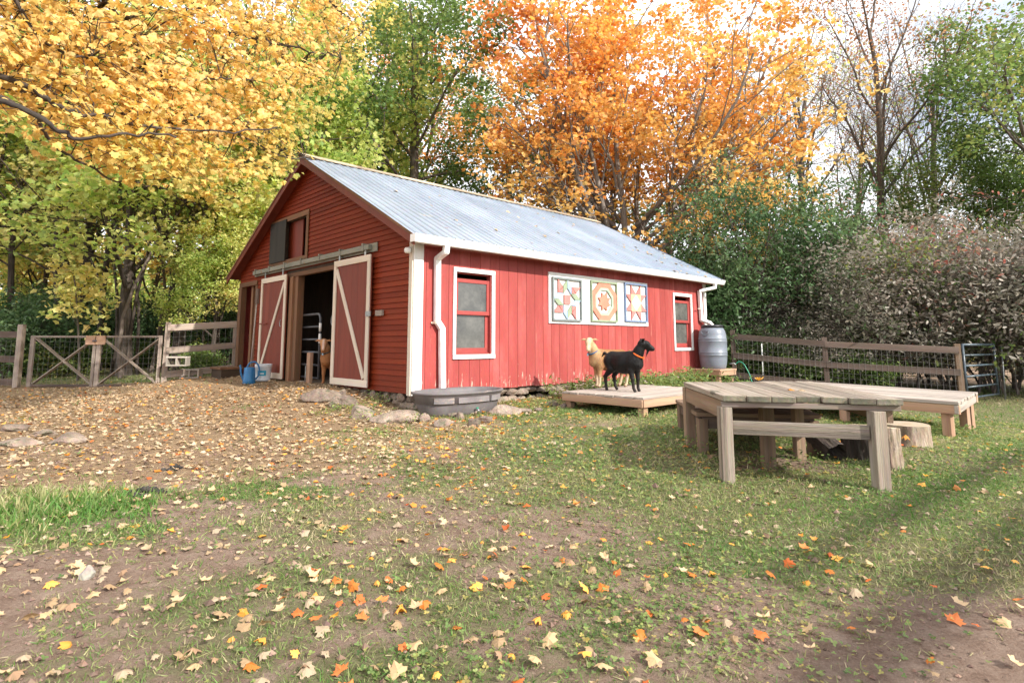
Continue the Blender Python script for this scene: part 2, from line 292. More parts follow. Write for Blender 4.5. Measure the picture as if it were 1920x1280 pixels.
def groundmat():
    m, nt, p, o = newmat('pasture_ground'); lk = nt.links.new
    tc = N(nt, 'ShaderNodeTexCoord'); a = N(nt, 'ShaderNodeAttribute'); a.attribute_name = 'var'; hh = N(nt, 'ShaderNodeAttribute'); hh.attribute_name = 'hue'
    def nz(s, d=8., r=.65):
        n = N(nt, 'ShaderNodeTexNoise', Scale=s, Detail=d, Roughness=r); lk(tc.outputs['Object'], n.inputs[0]); return n.outputs[0]
    n1, n2, n3, n4 = nz(1.4), nz(9.), nz(85., 7., .8), nz(24., 8., .75)
    soil = ramp(nt, [(.30, (.13, .082, .060)), (.47, (.29, .195, .145)), (.68, (.47, .35, .275))]); sa = N(nt, 'ShaderNodeMath', operation='MULTIPLY_ADD'); lk(n3, sa.inputs[0]); sa.inputs[1].default_value = .55; sb_ = N(nt, 'ShaderNodeMath', operation='MULTIPLY'); lk(n2, sb_.inputs[0]); sb_.inputs[1].default_value = .5; lk(sb_.outputs[0], sa.inputs[2]); lk(sa.outputs[0], soil.inputs[0])
    straw = ramp(nt, [(.35, (.17, .13, .075)), (.55, (.26, .215, .125)), (.75, (.38, .32, .2))]); lk(n4, straw.inputs[0])
    green = ramp(nt, [(.3, (.09, .10, .045)), (.5, (.18, .195, .085)), (.72, (.35, .36, .19))]); lk(n4, green.inputs[0])
    lit = ramp(nt, [(.3, (.20, .12, .07)), (.5, (.36, .24, .13)), (.62, (.48, .34, .19)), (.75, (.55, .44, .30))]); lk(n4, lit.inputs[0])
    g = mixc(nt, n1, straw.outputs[0], green.outputs[0])
    add = N(nt, 'ShaderNodeMath', operation='ADD'); lk(a.outputs['Fac'], add.inputs[0]); lk(n4, add.inputs[1])
    f = ramp(nt, [(.78, (0, 0, 0)), (1.0, (1, 1, 1))]); s2 = N(nt, 'ShaderNodeMath', operation='MULTIPLY'); lk(add.outputs[0], s2.inputs[0]); s2.inputs[1].default_value = .95; lk(s2.outputs[0], f.inputs[0])
    c = mixc(nt, f.outputs[0], soil.outputs[0], g)
    ad2 = N(nt, 'ShaderNodeMath', operation='ADD'); lk(hh.outputs['Fac'], ad2.inputs[0]); lk(n4, ad2.inputs[1])
    f2 = ramp(nt, [(.72, (0, 0, 0)), (.95, (.75, .75, .75))]); s3 = N(nt, 'ShaderNodeMath', operation='MULTIPLY'); lk(ad2.outputs[0], s3.inputs[0]); s3.inputs[1].default_value = .75; lk(s3.outputs[0], f2.inputs[0])
    c = mixc(nt, f2.outputs[0], c, lit.outputs[0])
    lk(c, p.inputs['Base Color']); p.inputs['Roughness'].default_value = .95; p.inputs['Specular IOR Level'].default_value = .15
    m1 = N(nt, 'ShaderNodeMath', operation='MULTIPLY_ADD'); lk(n3, m1.inputs[0]); m1.inputs[1].default_value = .35; lk(n4, m1.inputs[2])
    b = N(nt, 'ShaderNodeBump', Strength=1.0, Distance=.055); lk(m1.outputs[0], b.inputs['Height']); lk(b.outputs[0], p.inputs['Normal']); return m
tag(link('ground', me, groundmat()), kind='structure')
# ------------------------------------------------------------------ the barn (local X along the long wall, Y along the gable, Z up)
PHI = math.pi/2-BA
barn = empty('barn', (BC[0], BC[1], ZB), PHI, 'red wooden barn with corrugated metal roof and open sliding doors', 'barn')
EZ, EY, RZ, RY = 2.077, -.238, 3.95, BW/2           # eave and ridge
SL = (RZ-EZ)/(RY-EY)
def zroof(y): return EZ+(min(y, BW-y)-EY)*SL
XF, XB = -.215, 8.19
wins = [(.648, 1.436, .441, 1.739), (6.468, 7.235, .50, 1.713)]
# long wall: vertical boards with real gaps, cut round the windows
mb = MB(); x = .0; w = .193
while x < BL-.01:
    x1 = min(x+w, BL); segs = [(-.0, 2.12)]
    for (a0, a1, z0, z1) in wins:
        if x1 > a0+.02 and x < a1-.02:
            if x >= a0-.005 and x1 <= a1+.005: segs = [(0, z0+.03), (z1-.03, 2.12)]
            else: segs = 'split'; A = (a0, a1, z0, z1)
    if segs == 'split':
        a0, a1, z0, z1 = A
        v = RNG.random()
        if x < a0: mb.bb(x, a0+.02, 0, .02, 0, 2.12, var=v); mb.bb(a0+.021, x1-.006, 0, .02, 0, z0+.03, var=v); mb.bb(a0+.021, x1-.006, 0, .02, z1-.03, 2.12, var=v)
        else: mb.bb(a1-.02, x1-.006, 0, .02, 0, 2.12, var=v); mb.bb(x, a1-.021, 0, .02, 0, z0+.03, var=v); mb.bb(x, a1-.021, 0, .02, z1-.03, 2.12, var=v)
    else:
        v = RNG.random(); dz = RNG.uniform(-.012, .006)
        for k, (z0, z1) in enumerate(segs): mb.bb(x, x1-.006, 0, .02, z0+(dz if k == 0 else 0), z1, var=v)
    x += w
mb.build('side_wall', M['red'], barn)
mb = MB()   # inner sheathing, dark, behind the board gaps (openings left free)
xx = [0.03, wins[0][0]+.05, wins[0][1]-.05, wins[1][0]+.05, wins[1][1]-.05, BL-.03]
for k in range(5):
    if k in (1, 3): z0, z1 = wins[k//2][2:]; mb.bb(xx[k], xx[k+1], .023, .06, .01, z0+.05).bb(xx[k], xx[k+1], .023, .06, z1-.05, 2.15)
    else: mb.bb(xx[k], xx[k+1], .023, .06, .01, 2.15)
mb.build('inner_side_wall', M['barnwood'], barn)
# gable wall: lapped clapboards clipped by roof slope and openings
ops = [(2.02, 4.22, -.1, 1.93), (3.40, 4.36, 2.21, 2.93), (5.72, 6.46, -.1, 1.84)]
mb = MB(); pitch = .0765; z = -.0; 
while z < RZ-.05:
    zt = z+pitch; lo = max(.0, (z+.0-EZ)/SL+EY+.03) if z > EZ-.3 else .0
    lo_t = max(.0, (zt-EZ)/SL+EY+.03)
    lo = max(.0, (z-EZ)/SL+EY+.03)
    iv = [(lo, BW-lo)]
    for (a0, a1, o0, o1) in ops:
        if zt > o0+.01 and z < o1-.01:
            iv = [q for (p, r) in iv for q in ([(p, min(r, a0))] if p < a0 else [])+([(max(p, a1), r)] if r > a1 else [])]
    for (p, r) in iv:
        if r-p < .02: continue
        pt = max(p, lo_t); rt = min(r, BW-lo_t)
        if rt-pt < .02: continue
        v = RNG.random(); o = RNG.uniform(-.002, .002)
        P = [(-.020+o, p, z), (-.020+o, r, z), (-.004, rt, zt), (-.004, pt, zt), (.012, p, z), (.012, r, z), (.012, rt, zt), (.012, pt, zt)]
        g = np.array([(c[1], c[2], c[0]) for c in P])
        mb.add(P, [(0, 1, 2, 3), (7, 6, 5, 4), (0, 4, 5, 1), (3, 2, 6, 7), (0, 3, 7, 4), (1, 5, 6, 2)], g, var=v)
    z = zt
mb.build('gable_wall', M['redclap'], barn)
mb = MB()
def gpoly(x, t, pieces, mat, name):
    mb = MB()
    for poly in pieces: mb.prism(poly, (x, 0, 0), (0, 1, 0), (0, 0, 1), (1, 0, 0), t)
    return mb.build(name, mat, barn)
zr = lambda y: zroof(y)-.09
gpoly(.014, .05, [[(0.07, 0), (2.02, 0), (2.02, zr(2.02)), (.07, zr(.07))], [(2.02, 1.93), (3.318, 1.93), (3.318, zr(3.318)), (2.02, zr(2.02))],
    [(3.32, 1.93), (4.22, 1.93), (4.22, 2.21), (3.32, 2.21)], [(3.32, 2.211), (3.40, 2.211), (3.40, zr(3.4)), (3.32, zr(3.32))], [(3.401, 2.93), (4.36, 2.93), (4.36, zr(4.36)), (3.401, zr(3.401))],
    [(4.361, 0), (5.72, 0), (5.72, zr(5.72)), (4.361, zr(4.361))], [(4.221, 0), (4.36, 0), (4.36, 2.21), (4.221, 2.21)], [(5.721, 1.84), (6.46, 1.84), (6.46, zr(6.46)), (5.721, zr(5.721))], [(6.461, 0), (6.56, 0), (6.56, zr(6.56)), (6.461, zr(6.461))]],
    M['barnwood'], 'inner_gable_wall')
# back wall, far gable, floor, stall partition
MB().bb(.0, BL, BW-.04, BW, -.0, 2.12).build('back_wall', M['red'], barn)
MB().prism([(.022, 0), (BW-.042, 0), (BW-.042, zr(BW-.1)), (BW/2, zr(BW/2)), (.022, zr(.1))], (BL-.05, 0, 0), (0, 1, 0), (0, 0, 1), (1, 0, 0), .048).build('end_wall', M['red'], barn)
MB().bb(.07, BL-.06, .07, BW-.05, -.03, .004).build('floor', M['floor'], barn)
mb = MB(); mb.bb(2.6, 2.65, .1, BW-.1, .0, 1.0).bb(2.55, 2.7, 3.0, 3.12, 0, 2.3).bb(2.55, 2.7, 4.3, 4.42, 0, 2.3)
mb.bb(5.64, 5.70, .0, .0, 0, 0) if 0 else None
mb.build('stall_partition', M['barnwood'], barn)
MB().bb(.07, 2.2, 4.62, 4.68, .0, 2.3).build('inner_partition', M['barnwood'], barn)
MB().bb(.066, .9, 5.64, 5.70, .0, 2.1).bb(.9, .95, 5.70, BW-.05, 0, 2.1).build('alcove_lining', M['reddark'], barn)
mb = MB()
for xx_ in np.arange(.6, 8, 1.2): mb.bb(xx_, xx_+.05, .07, BW-.06, 2.1, 2.2)
mb.build('ceiling_joist', M['barnwood'], barn)
# stone foundation under the siding
def rockmesh(seed, sx, sy, sz, sub=3, rough=.22, flat_=.0):
    bm = bmesh.new(); bmesh.ops.create_icosphere(bm, subdivisions=sub, radius=1.0); r = np.random.default_rng(seed)
    V = np.array([v.co[:] for v in bm.verts]); P = V.copy()
    for _ in range(9):   # facets: cut by random planes
        n = r.normal(size=3); n /= np.linalg.norm(n); d = r.uniform(.55, .85); q = P@n; P -= np.clip(q-d, 0, 9)[:, None]*n*.92
    ph = r.uniform(0, 6, (6, 3)); k = r.normal(size=(6, 3))*2.6
    dsp = sum(np.sin(P@k[j]+ph[j, 0])*.5 for j in range(6))/6; k2 = r.normal(size=(6, 3))*8; dsp += sum(np.sin(P@k2[j]+ph[j, 1]) for j in range(6))/6*.25
    P *= (1+rough*dsp)[:, None]; P *= np.array([sx, sy, sz])
    F = [[v.index for v in f.verts] for f in bm.faces]; bm.free(); return P, F
mb = MB(); r0 = np.random.default_rng(3)
def frow(mb, pos, n, z0, z1, sx, axis):
    for k in range(n):
        t = (k+.5)/n; c = pos(t)
        for zz in (z0, z1):
            s_ = r0.uniform(.8, 1.25); P, F = rockmesh(int(r0.integers(1e6)), sx*s_*r0.uniform(.6, 1.2), .08, .085*r0.uniform(.6, 1.2), 2, .5)
            P = P @ rot('Z', axis+r0.uniform(-.3, .3)).T; mb.add(P+np.array([c[0]+r0.uniform(-.04, .04), c[1]+r0.uniform(-.015, .015), zz+r0.uniform(-.02, .02)]), F, None, False)
frow(mb, lambda t: (t*BL, .07), 36, -.19, -.07, .15, 0)
frow(mb, lambda t: (.07, t*2.6), 13, -.16, -.07, .13, math.pi/2)
frow(mb, lambda t: (.1, 2.6+t*4), 16, -.14, -.075, .15, math.pi/2)
mb.build('stone_foundation', M['stone'], barn)
# corner boards
MB().bb(-.028, .125, -.026, -.002, -.02, 2.04).build('corner_board', M['white'], barn, .003)
MB().bb(-.046, -.023, -.002, .075, -.02, 2.06).build('corner_board', M['cream'], barn, .003)
MB().bb(BL-.09, BL+.03, -.026, -.002, -.0, 2.04).build('corner_board', M['white'], barn, .003)
# roof: corrugated sheets, decking, ridge cap, fascias
prof = [(0, 0), (.045, 0), (.058, .017), (.078, .017), (.091, 0), (.12, .0), (.127, .006), (.134, 0)]
def slope(sgn, name):
    xsr = []; zs = []; x = XF-.01
    while x < XB:
        for a, b in prof: xsr.append(x+a); zs.append(b)
        x += .1525
    xsr = np.clip(np.array(xsr), XF-.01, XB); zs = np.array(zs); n = len(xsr); ys_ = np.linspace(EY-.05, RY-.02, 12)
    V = []
    nrm = np.array([0, -math.sin(math.atan(SL)), math.cos(math.atan(SL))])
    for j, y in enumerate(ys_):
        zz = EZ+(y-EY)*SL+.022; wv = .004*np.sin(xsr*1.3+y*2)+.003*np.sin(xsr*4.1+y)
        p = np.stack([xsr, np.full(n, y), np.full(n, zz)], 1)+nrm*(zs+wv)[:, None]
        if sgn < 0: p[:, 1] = BW-p[:, 1]
        V.append(p)
    V = np.concatenate(V); i = np.arange(len(V)).reshape(12, n)
    T = np.stack([i[:-1, :-1], i[:-1, 1:], i[1:, 1:], i[1:, :-1]], -1).reshape(-1, 4)
    if sgn < 0: T = T[:, ::-1]
    me = tris_mesh(name, V, T); setattr_np(me, 'gc', 'FLOAT_VECTOR', V); setattr_np(me, 'var', 'FLOAT', (np.floor(V[:, 0]/.93)*.37) % 1)
    return link(name, me, M['roof'], barn)
slope(1, 'roof'); slope(-1, 'roof')
ang = math.atan(SL)
for sgn in (1, -1):
    mb = MB(); f_ = lambda y: y if sgn > 0 else BW-y
    mb.prism([(EY+.02, EZ-.045), (RY+.0, RZ-.02), (RY, RZ+.005), (EY+.02, EZ-.01)] if sgn > 0 else [(BW-q, z_) for q, z_ in [(EY+.02, EZ-.045), (RY+.002, RZ-.02), (RY+.002, RZ+.005), (EY+.02, EZ-.01)]], (XF+.03, 0, 0), (0, 1, 0), (0, 0, 1), (1, 0, 0), XB-XF-.06)
    mb.build('roof_deck', M['soffit'], barn)
    for X0 in (XF, XB-.03):     # rake boards
        pts = [(EY-.03, EZ-.15), (RY+.0, RZ-.13), (RY+.0, RZ+.005), (EY-.03, EZ-.015+.0)]
        if sgn < 0: pts = [(BW-q-.0, z_) for q, z_ in pts]
        MB().prism(pts, (X0, 0, 0), (0, 1, 0), (0, 0, 1), (1, 0, 0), .028).build('rake_board', M['reddark'], barn, .003)
        pts = [(EY-.04, EZ-.04+.0), (RY, RZ-.02), (RY, RZ+.014), (EY-.04, EZ-.006)]
        if sgn < 0: pts = [(BW-q, z_) for q, z_ in pts]
        MB().prism(pts, (X0-.014 if X0 < 0 else X0+.028, 0, 0), (0, 1, 0), (0, 0, 1), (1, 0, 0), .014).build('rake_trim', M['jamb'], barn)
# ridge cap with ragged lower edge
mb = MB(); x = XF-.03
while x < XB:
    l_ = random.uniform(.9, 1.4); x1 = min(x+l_, XB+.03)
    for sgn in (1, -1):
        n = 14; top = [(x+(x1-x)*k/n, 0) for k in range(n+1)]; bot = [(p[0], -.15-random.uniform(0, .02)-.012*math.sin(p[0]*41)) for p in top]
        uy = np.array([0, sgn*math.cos(ang), math.sin(ang)]); nn = np.array([0, -sgn*math.sin(ang), math.cos(ang)])
        mb.prism(top+bot[::-1], np.array([0, RY, RZ+.047])+nn*random.uniform(0, .004), (1, 0, 0), uy, nn, .018)
    x = x1+.004
mb.build('ridge_cap', M['ridge'], barn)
MB().bb(.02, BL+.2, -.225, -.2, EZ-.13, EZ-.03).build('eave_board', M['reddark'], barn)
# gutter (open K profile) with hangers, and downspouts
GY, GZ0, GZ1 = EY-.125, 1.965, 2.065
gp_ = [(-.228, GZ1), (-.228, GZ0), (-.31, GZ0), (-.335, GZ0+.05), (-.345, GZ1-.012), (-.352, GZ1), (-.345, GZ1+.004), (-.338, GZ1-.012), (-.325, GZ0+.05), (-.306, GZ0+.006), (-.234, GZ0+.006), (-.234, GZ1)]
g_ = MB().prism(gp_, (XF-.02, 0, 0), (0, 1, 0), (0, 0, 1), (1, 0, 0), XB-XF+.02).build('gutter', M['vinyl'], barn)
MB().bb(XF-.024, XF-.018, -.346, -.23, GZ0, GZ1).build('end_cap', M['vinyl'], g_)
for x in np.arange(.3, 8.1, .92):
    MB().bb(x, x+.025, -.35, -.22, GZ1-.004, GZ1+.003).bb(x, x+.025, -.355, -.350, GZ1-.03, GZ1+.003).build('gutter_hanger', M['vinyl'], g_)
def spout(path, name='downspout'):
    mb = MB()
    for p, q in zip(path[:-1], path[1:]):
        p = np.array(p); q = np.array(q); d_ = (q-p)/np.linalg.norm(q-p)
        mb.beam(p-d_*.012, q+d_*.012, .085 if abs(d_[1]) < .5 else .085, .06, up=(0, 1, .001) if abs(d_[2]) > .7 else (0, .3, 1))
    return mb.build(name, M['vinyl'], barn, .006)
d1 = spout([(.31, -.285, GZ0+.01), (.31, -.27, GZ0-.08), (.335, -.05, 1.82), (.345, -.05, .96), (.42, -.06, .86), (.44, -.065, .03)])
MB().bb(.27, .42, -.02, -.012, .93, .95).bb(.285, .295, -.1, -.01, .925, .955).build('pipe_strap', M['cream'], d1)
d2 = spout([(7.80, -.285, GZ0+.01), (7.79, -.27, GZ0-.09), (7.50, -.06, 1.80), (7.54, -.06, 1.16), (7.76, -.14, 1.10), (7.78, -.2, 1.02)])
MB().bb(7.36, 7.46, -.09, -.07, 1.40, 1.415).build('pipe_strap', M['cream'], d2)
# windows
for (a0, a1, z0, z1) in wins:
    w = MB(); t = .062
    w.bb(a0, a1, -.024, -.002, z1-t, z1).bb(a0, a1, -.028, -.002, z0, z0+.06).bb(a0, a0+t*.8, -.022, -.0025, z0+.061, z1-t-.001).bb(a1-t, a1, -.022, -.0025, z0+.061, z1-t-.001)
    w = w.build('window', M['white'], barn, .002)
    i0, i1, j0, j1 = a0+.05, a1-.06, z0+.06, z1-.062; zm = (j0+j1)/2+.0
    MB().bb(i0, i0+.02, -.001, .09, j0, j1).bb(i1-.02, i1, -.001, .09, j0, j1).bb(i0+.021, i1-.021, .02, .09, j0, j0+.02).bb(i0+.021, i1-.021, .02, .09, j1-.02, j1).build('jamb', M['red'], w)
    def sash(y, s0, s1, nm):
        f = MB(); b = .055; x0, x1 = i0+.024, i1-.024
        f.bb(x0, x1, y, y+.03, s1-b, s1).bb(x0, x1, y, y+.03, s0, s0+b*(1.3 if s0 < j0+.1 else 1)).bb(x0, x0+b*.6, y+.001, y+.029, s0+b, s1-b).bb(x1-b, x1, y+.001, y+.029, s0+b, s1-b)
        f = f.build(nm, M['red'], w, .002)
        MB().bb(x0+b*.5, x1-b*.9, y+.012, y+.016, s0+b*.9, s1-b*.9).build('pane', M['glass'], f)
        return f
    s1_ = sash(.015, zm-.02, j1-.09, 'upper_sash'); sash(.05, j0+.022, zm+.03, 'lower_sash')
    MB().bb(i0+.07, i1-.1, .035, .05, zm+.05, zm+.13).build('ledge', M['white'], s1_)
# sliding doors on a track
def door(y0, y1, z0, z1, lean, name='sliding_door'):
    X = -.085; d_ = MB(); n = 6; ww = (y1-y0)/n
    for k in range(n): d_.bb(X, X+.02, y0+k*ww+.001, y0+(k+1)*ww-.001, z0+.01, z1-.01, var=.4+.2*random.random())
    d_ = d_.build(name, surf_door, barn)
    t = MB(); b = .095; xf = (X-.022, X-.001)
    t.bb(*xf, y0, y1, z1-b, z1).bb(*xf, y0, y1, z0, z0+b*1.05).bb(*xf, y0, y0+b*.85, z0+b*1.05+.001, z1-b-.001).bb(*xf, y1-b*.85, y1, z0+b*1.05+.001, z1-b-.001)
    pa, pb = (np.array([X-.012, y1-b*.9, z1-b-.05]), np.array([X-.012, y0+b*1.15, z0+b+.03])) if lean > 0 else (np.array([X-.012, y0+b*.9, z1-b-.05]), np.array([X-.012, y1-b*1.15, z0+b+.03]))
    t.beam(pa, pb, .075, .018, up=(1, 0, 0)); t.build('door_trim', M['cream'], d_, .002)
    return d_
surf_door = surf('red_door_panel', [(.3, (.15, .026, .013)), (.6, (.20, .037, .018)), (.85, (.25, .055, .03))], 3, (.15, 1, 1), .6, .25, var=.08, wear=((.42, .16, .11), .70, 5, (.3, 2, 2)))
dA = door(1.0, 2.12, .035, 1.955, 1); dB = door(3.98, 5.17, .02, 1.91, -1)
def ring(p, parent, name='door_handle', s=1):
    a = np.linspace(-.5*math.pi, .5*math.pi, 9); MB().tube([(p[0]-.05*math.cos(t)*s, p[1], p[2]+.075*math.sin(t)) for t in a], .008, 6).build(name, M['steel'], parent)
a = np.linspace(0, math.pi, 9)
MB().tube([(-.1, 2.12+.035*math.sin(t), 1.02+.075*math.cos(t)) for t in a], .008, 6).build('door_handle', M['steel'], dA)
MB().tube([(-.12, 4.1+.035*math.sin(t), 1.02+.06*math.cos(t)) for t in a], .008, 6).build('door_handle', M['steel'], dB)
MB().bb(-.125, -.108, .93, 1.06, 1.05, 1.12).build('door_latch', M['steel'], dA)
MB().beam((-.118, 4.8, 1.03), (-.118, 5.16, 1.03), .012, .02).build('door_bar', M['reddark'], dB)
MB().bb(-.06, -.022, .72, .9, 1.05, 1.13).build('latch_block', M['grey'], barn, .004)
tr = MB().bb(-.11, -.035, 1.06, 5.66, 2.03, 2.105).bb(-.045, -.022, .93, 5.72, 2.0, 2.13).build('door_track', M['track'], barn, .004)
for y in np.linspace(1.2, 5.5, 7): MB().bb(-.125, -.022, y, y+.035, 2.106, 2.135).bb(-.118, -.112, y, y+.035, 2.02, 2.135).build('track_bracket', M['track'], tr)
for dd, ys_ in ((dA, (1.15, 1.95)), (dB, (4.15, 5.0))):
    for y in ys_: MB().bb(-.095, -.083, y, y+.04, 1.93 if dd is dA else 1.88, 2.04).build('door_hanger', M['steel'], dd)
MB().bb(-.019, .06, 1.9, 4.5, 1.86, 1.93).build('door_lintel', M['jamb'], barn)
MB().bb(-.04, .07, 3.84, 3.975, -.1, 1.86).bb(-.0, .12, 3.70, 3.83, -.1, 1.86).build('door_post', M['jamb'], barn, .004)
MB().bb(-.03, .07, 2.03, 2.12, -.1, 1.86).build('door_post', M['jamb'], barn, .004)
MB().bb(-.045, .07, 6.44, 6.60, -.2, 1.84).build('corner_post', M['jamb'], barn, .004)
MB().bb(-.036, .012, 5.60, 6.60, 1.84, 1.93).build('alcove_lintel', M['jamb'], barn)
MB().bb(-.02, .06, 5.60, 5.72, -.1, 1.84).build('alcove_post', M['jamb'], barn, .004)
MB().bb(.05, .12, 6.02, 6.12, -.05, 1.9).build('alcove_post', M['jamb'], barn, .004)
# loft hatch
fr = MB().bb(-.036, -.022, 3.30, 4.99, 2.935, 3.03).bb(-.036, -.022, 3.30, 4.99, 2.13, 2.205).bb(-.036, -.022, 3.30, 3.395, 2.206, 2.934).build('loft_hatch', M['jamb'], barn, .002)
MB().bb(-.062, -.04, 4.22, 4.96, 2.19, 2.98).build('shutter', surf('tarry_dark_shutter', [(.3, (.014, .012, .010)), (.7, (.04, .034, .026))], 5, (.2, 1, 1), .7, .3), fr, .003)
MB().bb(.07, .09, 3.75, 4.36, 2.21, 2.93).build('inner_board', M['reddark'], fr)
MB().bb(.07, .10, 3.55, 3.60, 2.21, 2.93).build('mullion', M['jamb'], fr)
# security lamp at the corner
lp = MB().lathe([(0, -.03), (.03, -.03), (.045, -.015), (.05, .02), (.035, .045), (0, .05)], (-.10, .03, 1.89), 16).build('wall_lamp', M['lampw'], barn)
MB().tube([(-.10, .03, 1.93), (-.05, .03, 1.95), (-.02, .03, 1.95)], .012, 6).build('bracket', M['lampw'], lp)

def barnchild(o): o.parent = None; o.location = (BC[0], BC[1], ZB); o.rotation_euler = (0, 0, PHI); return o
# ------------------------------------------------------------------ quilt squares on their white board
qb = MB()
edges = np.linspace(2.62, 5.50, 17)
for k in range(16): qb.bb(edges[k], edges[k+1]-.001, -.024, -.004, .987, 1.833, var=.5)
qb = barnchild(qb.build('backing_board', M['white'])); tag(qb, 'long white board on the red wall behind three painted quilt squares', 'board')
QC = {'pink': flat('quilt_pink', (.58, .20, .18)), 'salmon': flat('quilt_salmon', (.68, .22, .15)), 'sage': flat('quilt_sage', (.27, .33, .22)), 'sky': flat('quilt_pale_blue', (.36, .50, .68)), 'cream': flat('quilt_cream', (.72, .52, .26)), 'mint': flat('quilt_mint', (.36, .48, .36)), 'framegrey': flat('quilt_frame_grey', (.20, .23, .23)), 'frameblue': flat('quilt_frame_blue', (.17, .23, .36))}
def quilt(x0, x1, z0, z1, pieces, frame, label):
    w, h = x1-x0, z1-z0
    rt = empty('barn_quilt', bw(x0, -.024, z0), PHI, label, 'quilt square', 'painted quilt squares on the long wall')
    t = .03; f = MB(); f.bb(0, w, -.04, -.002, 0, t).bb(0, w, -.04, -.002, h-t, h).bb(0, t, -.04, -.002, t, h-t).bb(w-t, w, -.04, -.002, t, h-t); f.build('frame', frame, rt)
    for col, name, polys in pieces:
        m_ = MB()
        for p in polys: m_.prism([(t+(w-2*t)*px/6, t+(h-2*t)*py/6) for px, py in p], (0, -.028, 0), (1, 0, 0), (0, 0, 1), (0, 1, 0), .018)
        m_.build(name, QC[col], rt)
def r4(p):  # four quarter turns
    out = []
    for k in range(4):
        out.append(p); p = [(6-y, x) for x, y in p]
    return out
# coordinates run 0..6; first square: star with parallelogram arms
quilt(2.68, 3.43, 1.03, 1.755, [('pink', 'star_piece', sum([r4([(1, 6), (2, 5), (1, 4)]), r4([(2, 4.8), (1, 4), (2, 4)]), [[(2.3, 2.3), (3.7, 2.3), (3.7, 3.7), (2.3, 3.7)]]], [])),
    ('sage', 'arm_piece', r4([(3, 6), (2.1, 5), (2.1, 3.8), (3, 4.8)])), ('sky', 'arm_piece', r4([(3.05, 6), (3.9, 5), (3.9, 3.8), (3.05, 4.8)])) if 1 else None], QC['framegrey'], 'quilt square with pink points and sage and blue arms, leftmost on the board')
oc = [(1.7, 6), (4.3, 6), (6, 4.3), (6, 1.7), (4.3, 0), (1.7, 0), (0, 1.7), (0, 4.3)]; ic = [(2.1, 5.2), (3.9, 5.2), (5.2, 3.9), (5.2, 2.1), (3.9, .8), (2.1, .8), (.8, 2.1), (.8, 3.9)]
c2 = [(2.3, 4.8), (3.7, 4.8), (4.8, 3.7), (4.8, 2.3), (3.7, 1.2), (2.3, 1.2), (1.2, 2.3), (1.2, 3.7)]
ringq = [[oc[k], oc[(k+1) % 8], ic[(k+1) % 8], ic[k]] for k in range(8)]; ring2 = [[ic[k], ic[(k+1) % 8], c2[(k+1) % 8], c2[k]] for k in range(8)]
star = [(3+1.6*math.cos(a_)*(1 if k % 2 == 0 else .62), 3+1.6*math.sin(a_)*(1 if k % 2 == 0 else .62)) for k, a_ in enumerate(np.arange(16)*math.pi/8+math.pi/8)]
quilt(3.69, 4.46, 1.04, 1.77, [('salmon', 'outer_ring', ringq), ('mint', 'inner_ring', ring2), ('salmon', 'star_piece', [star])], QC['sage'], 'quilt square with salmon eight pointed star inside a salmon ring, middle of the board')
quilt(4.70, 5.44, 1.06, 1.80, [('pink', 'star_piece', sum([r4([(1.6, 4.4), (1.6, 6), (3, 4.4)]), r4([(4.4, 4.4), (4.4, 6), (3, 4.4)])], [])), ('cream', 'centre_piece', r4([(1.6, 1.6), (3, 1.6), (1.6, 3)])), ('sky', 'centre_diamond', [[(3, 1.62), (4.38, 3), (3, 4.38), (1.62, 3)]])], QC['frameblue'], 'quilt square with blue diamond centre and blue frame, rightmost on the board')
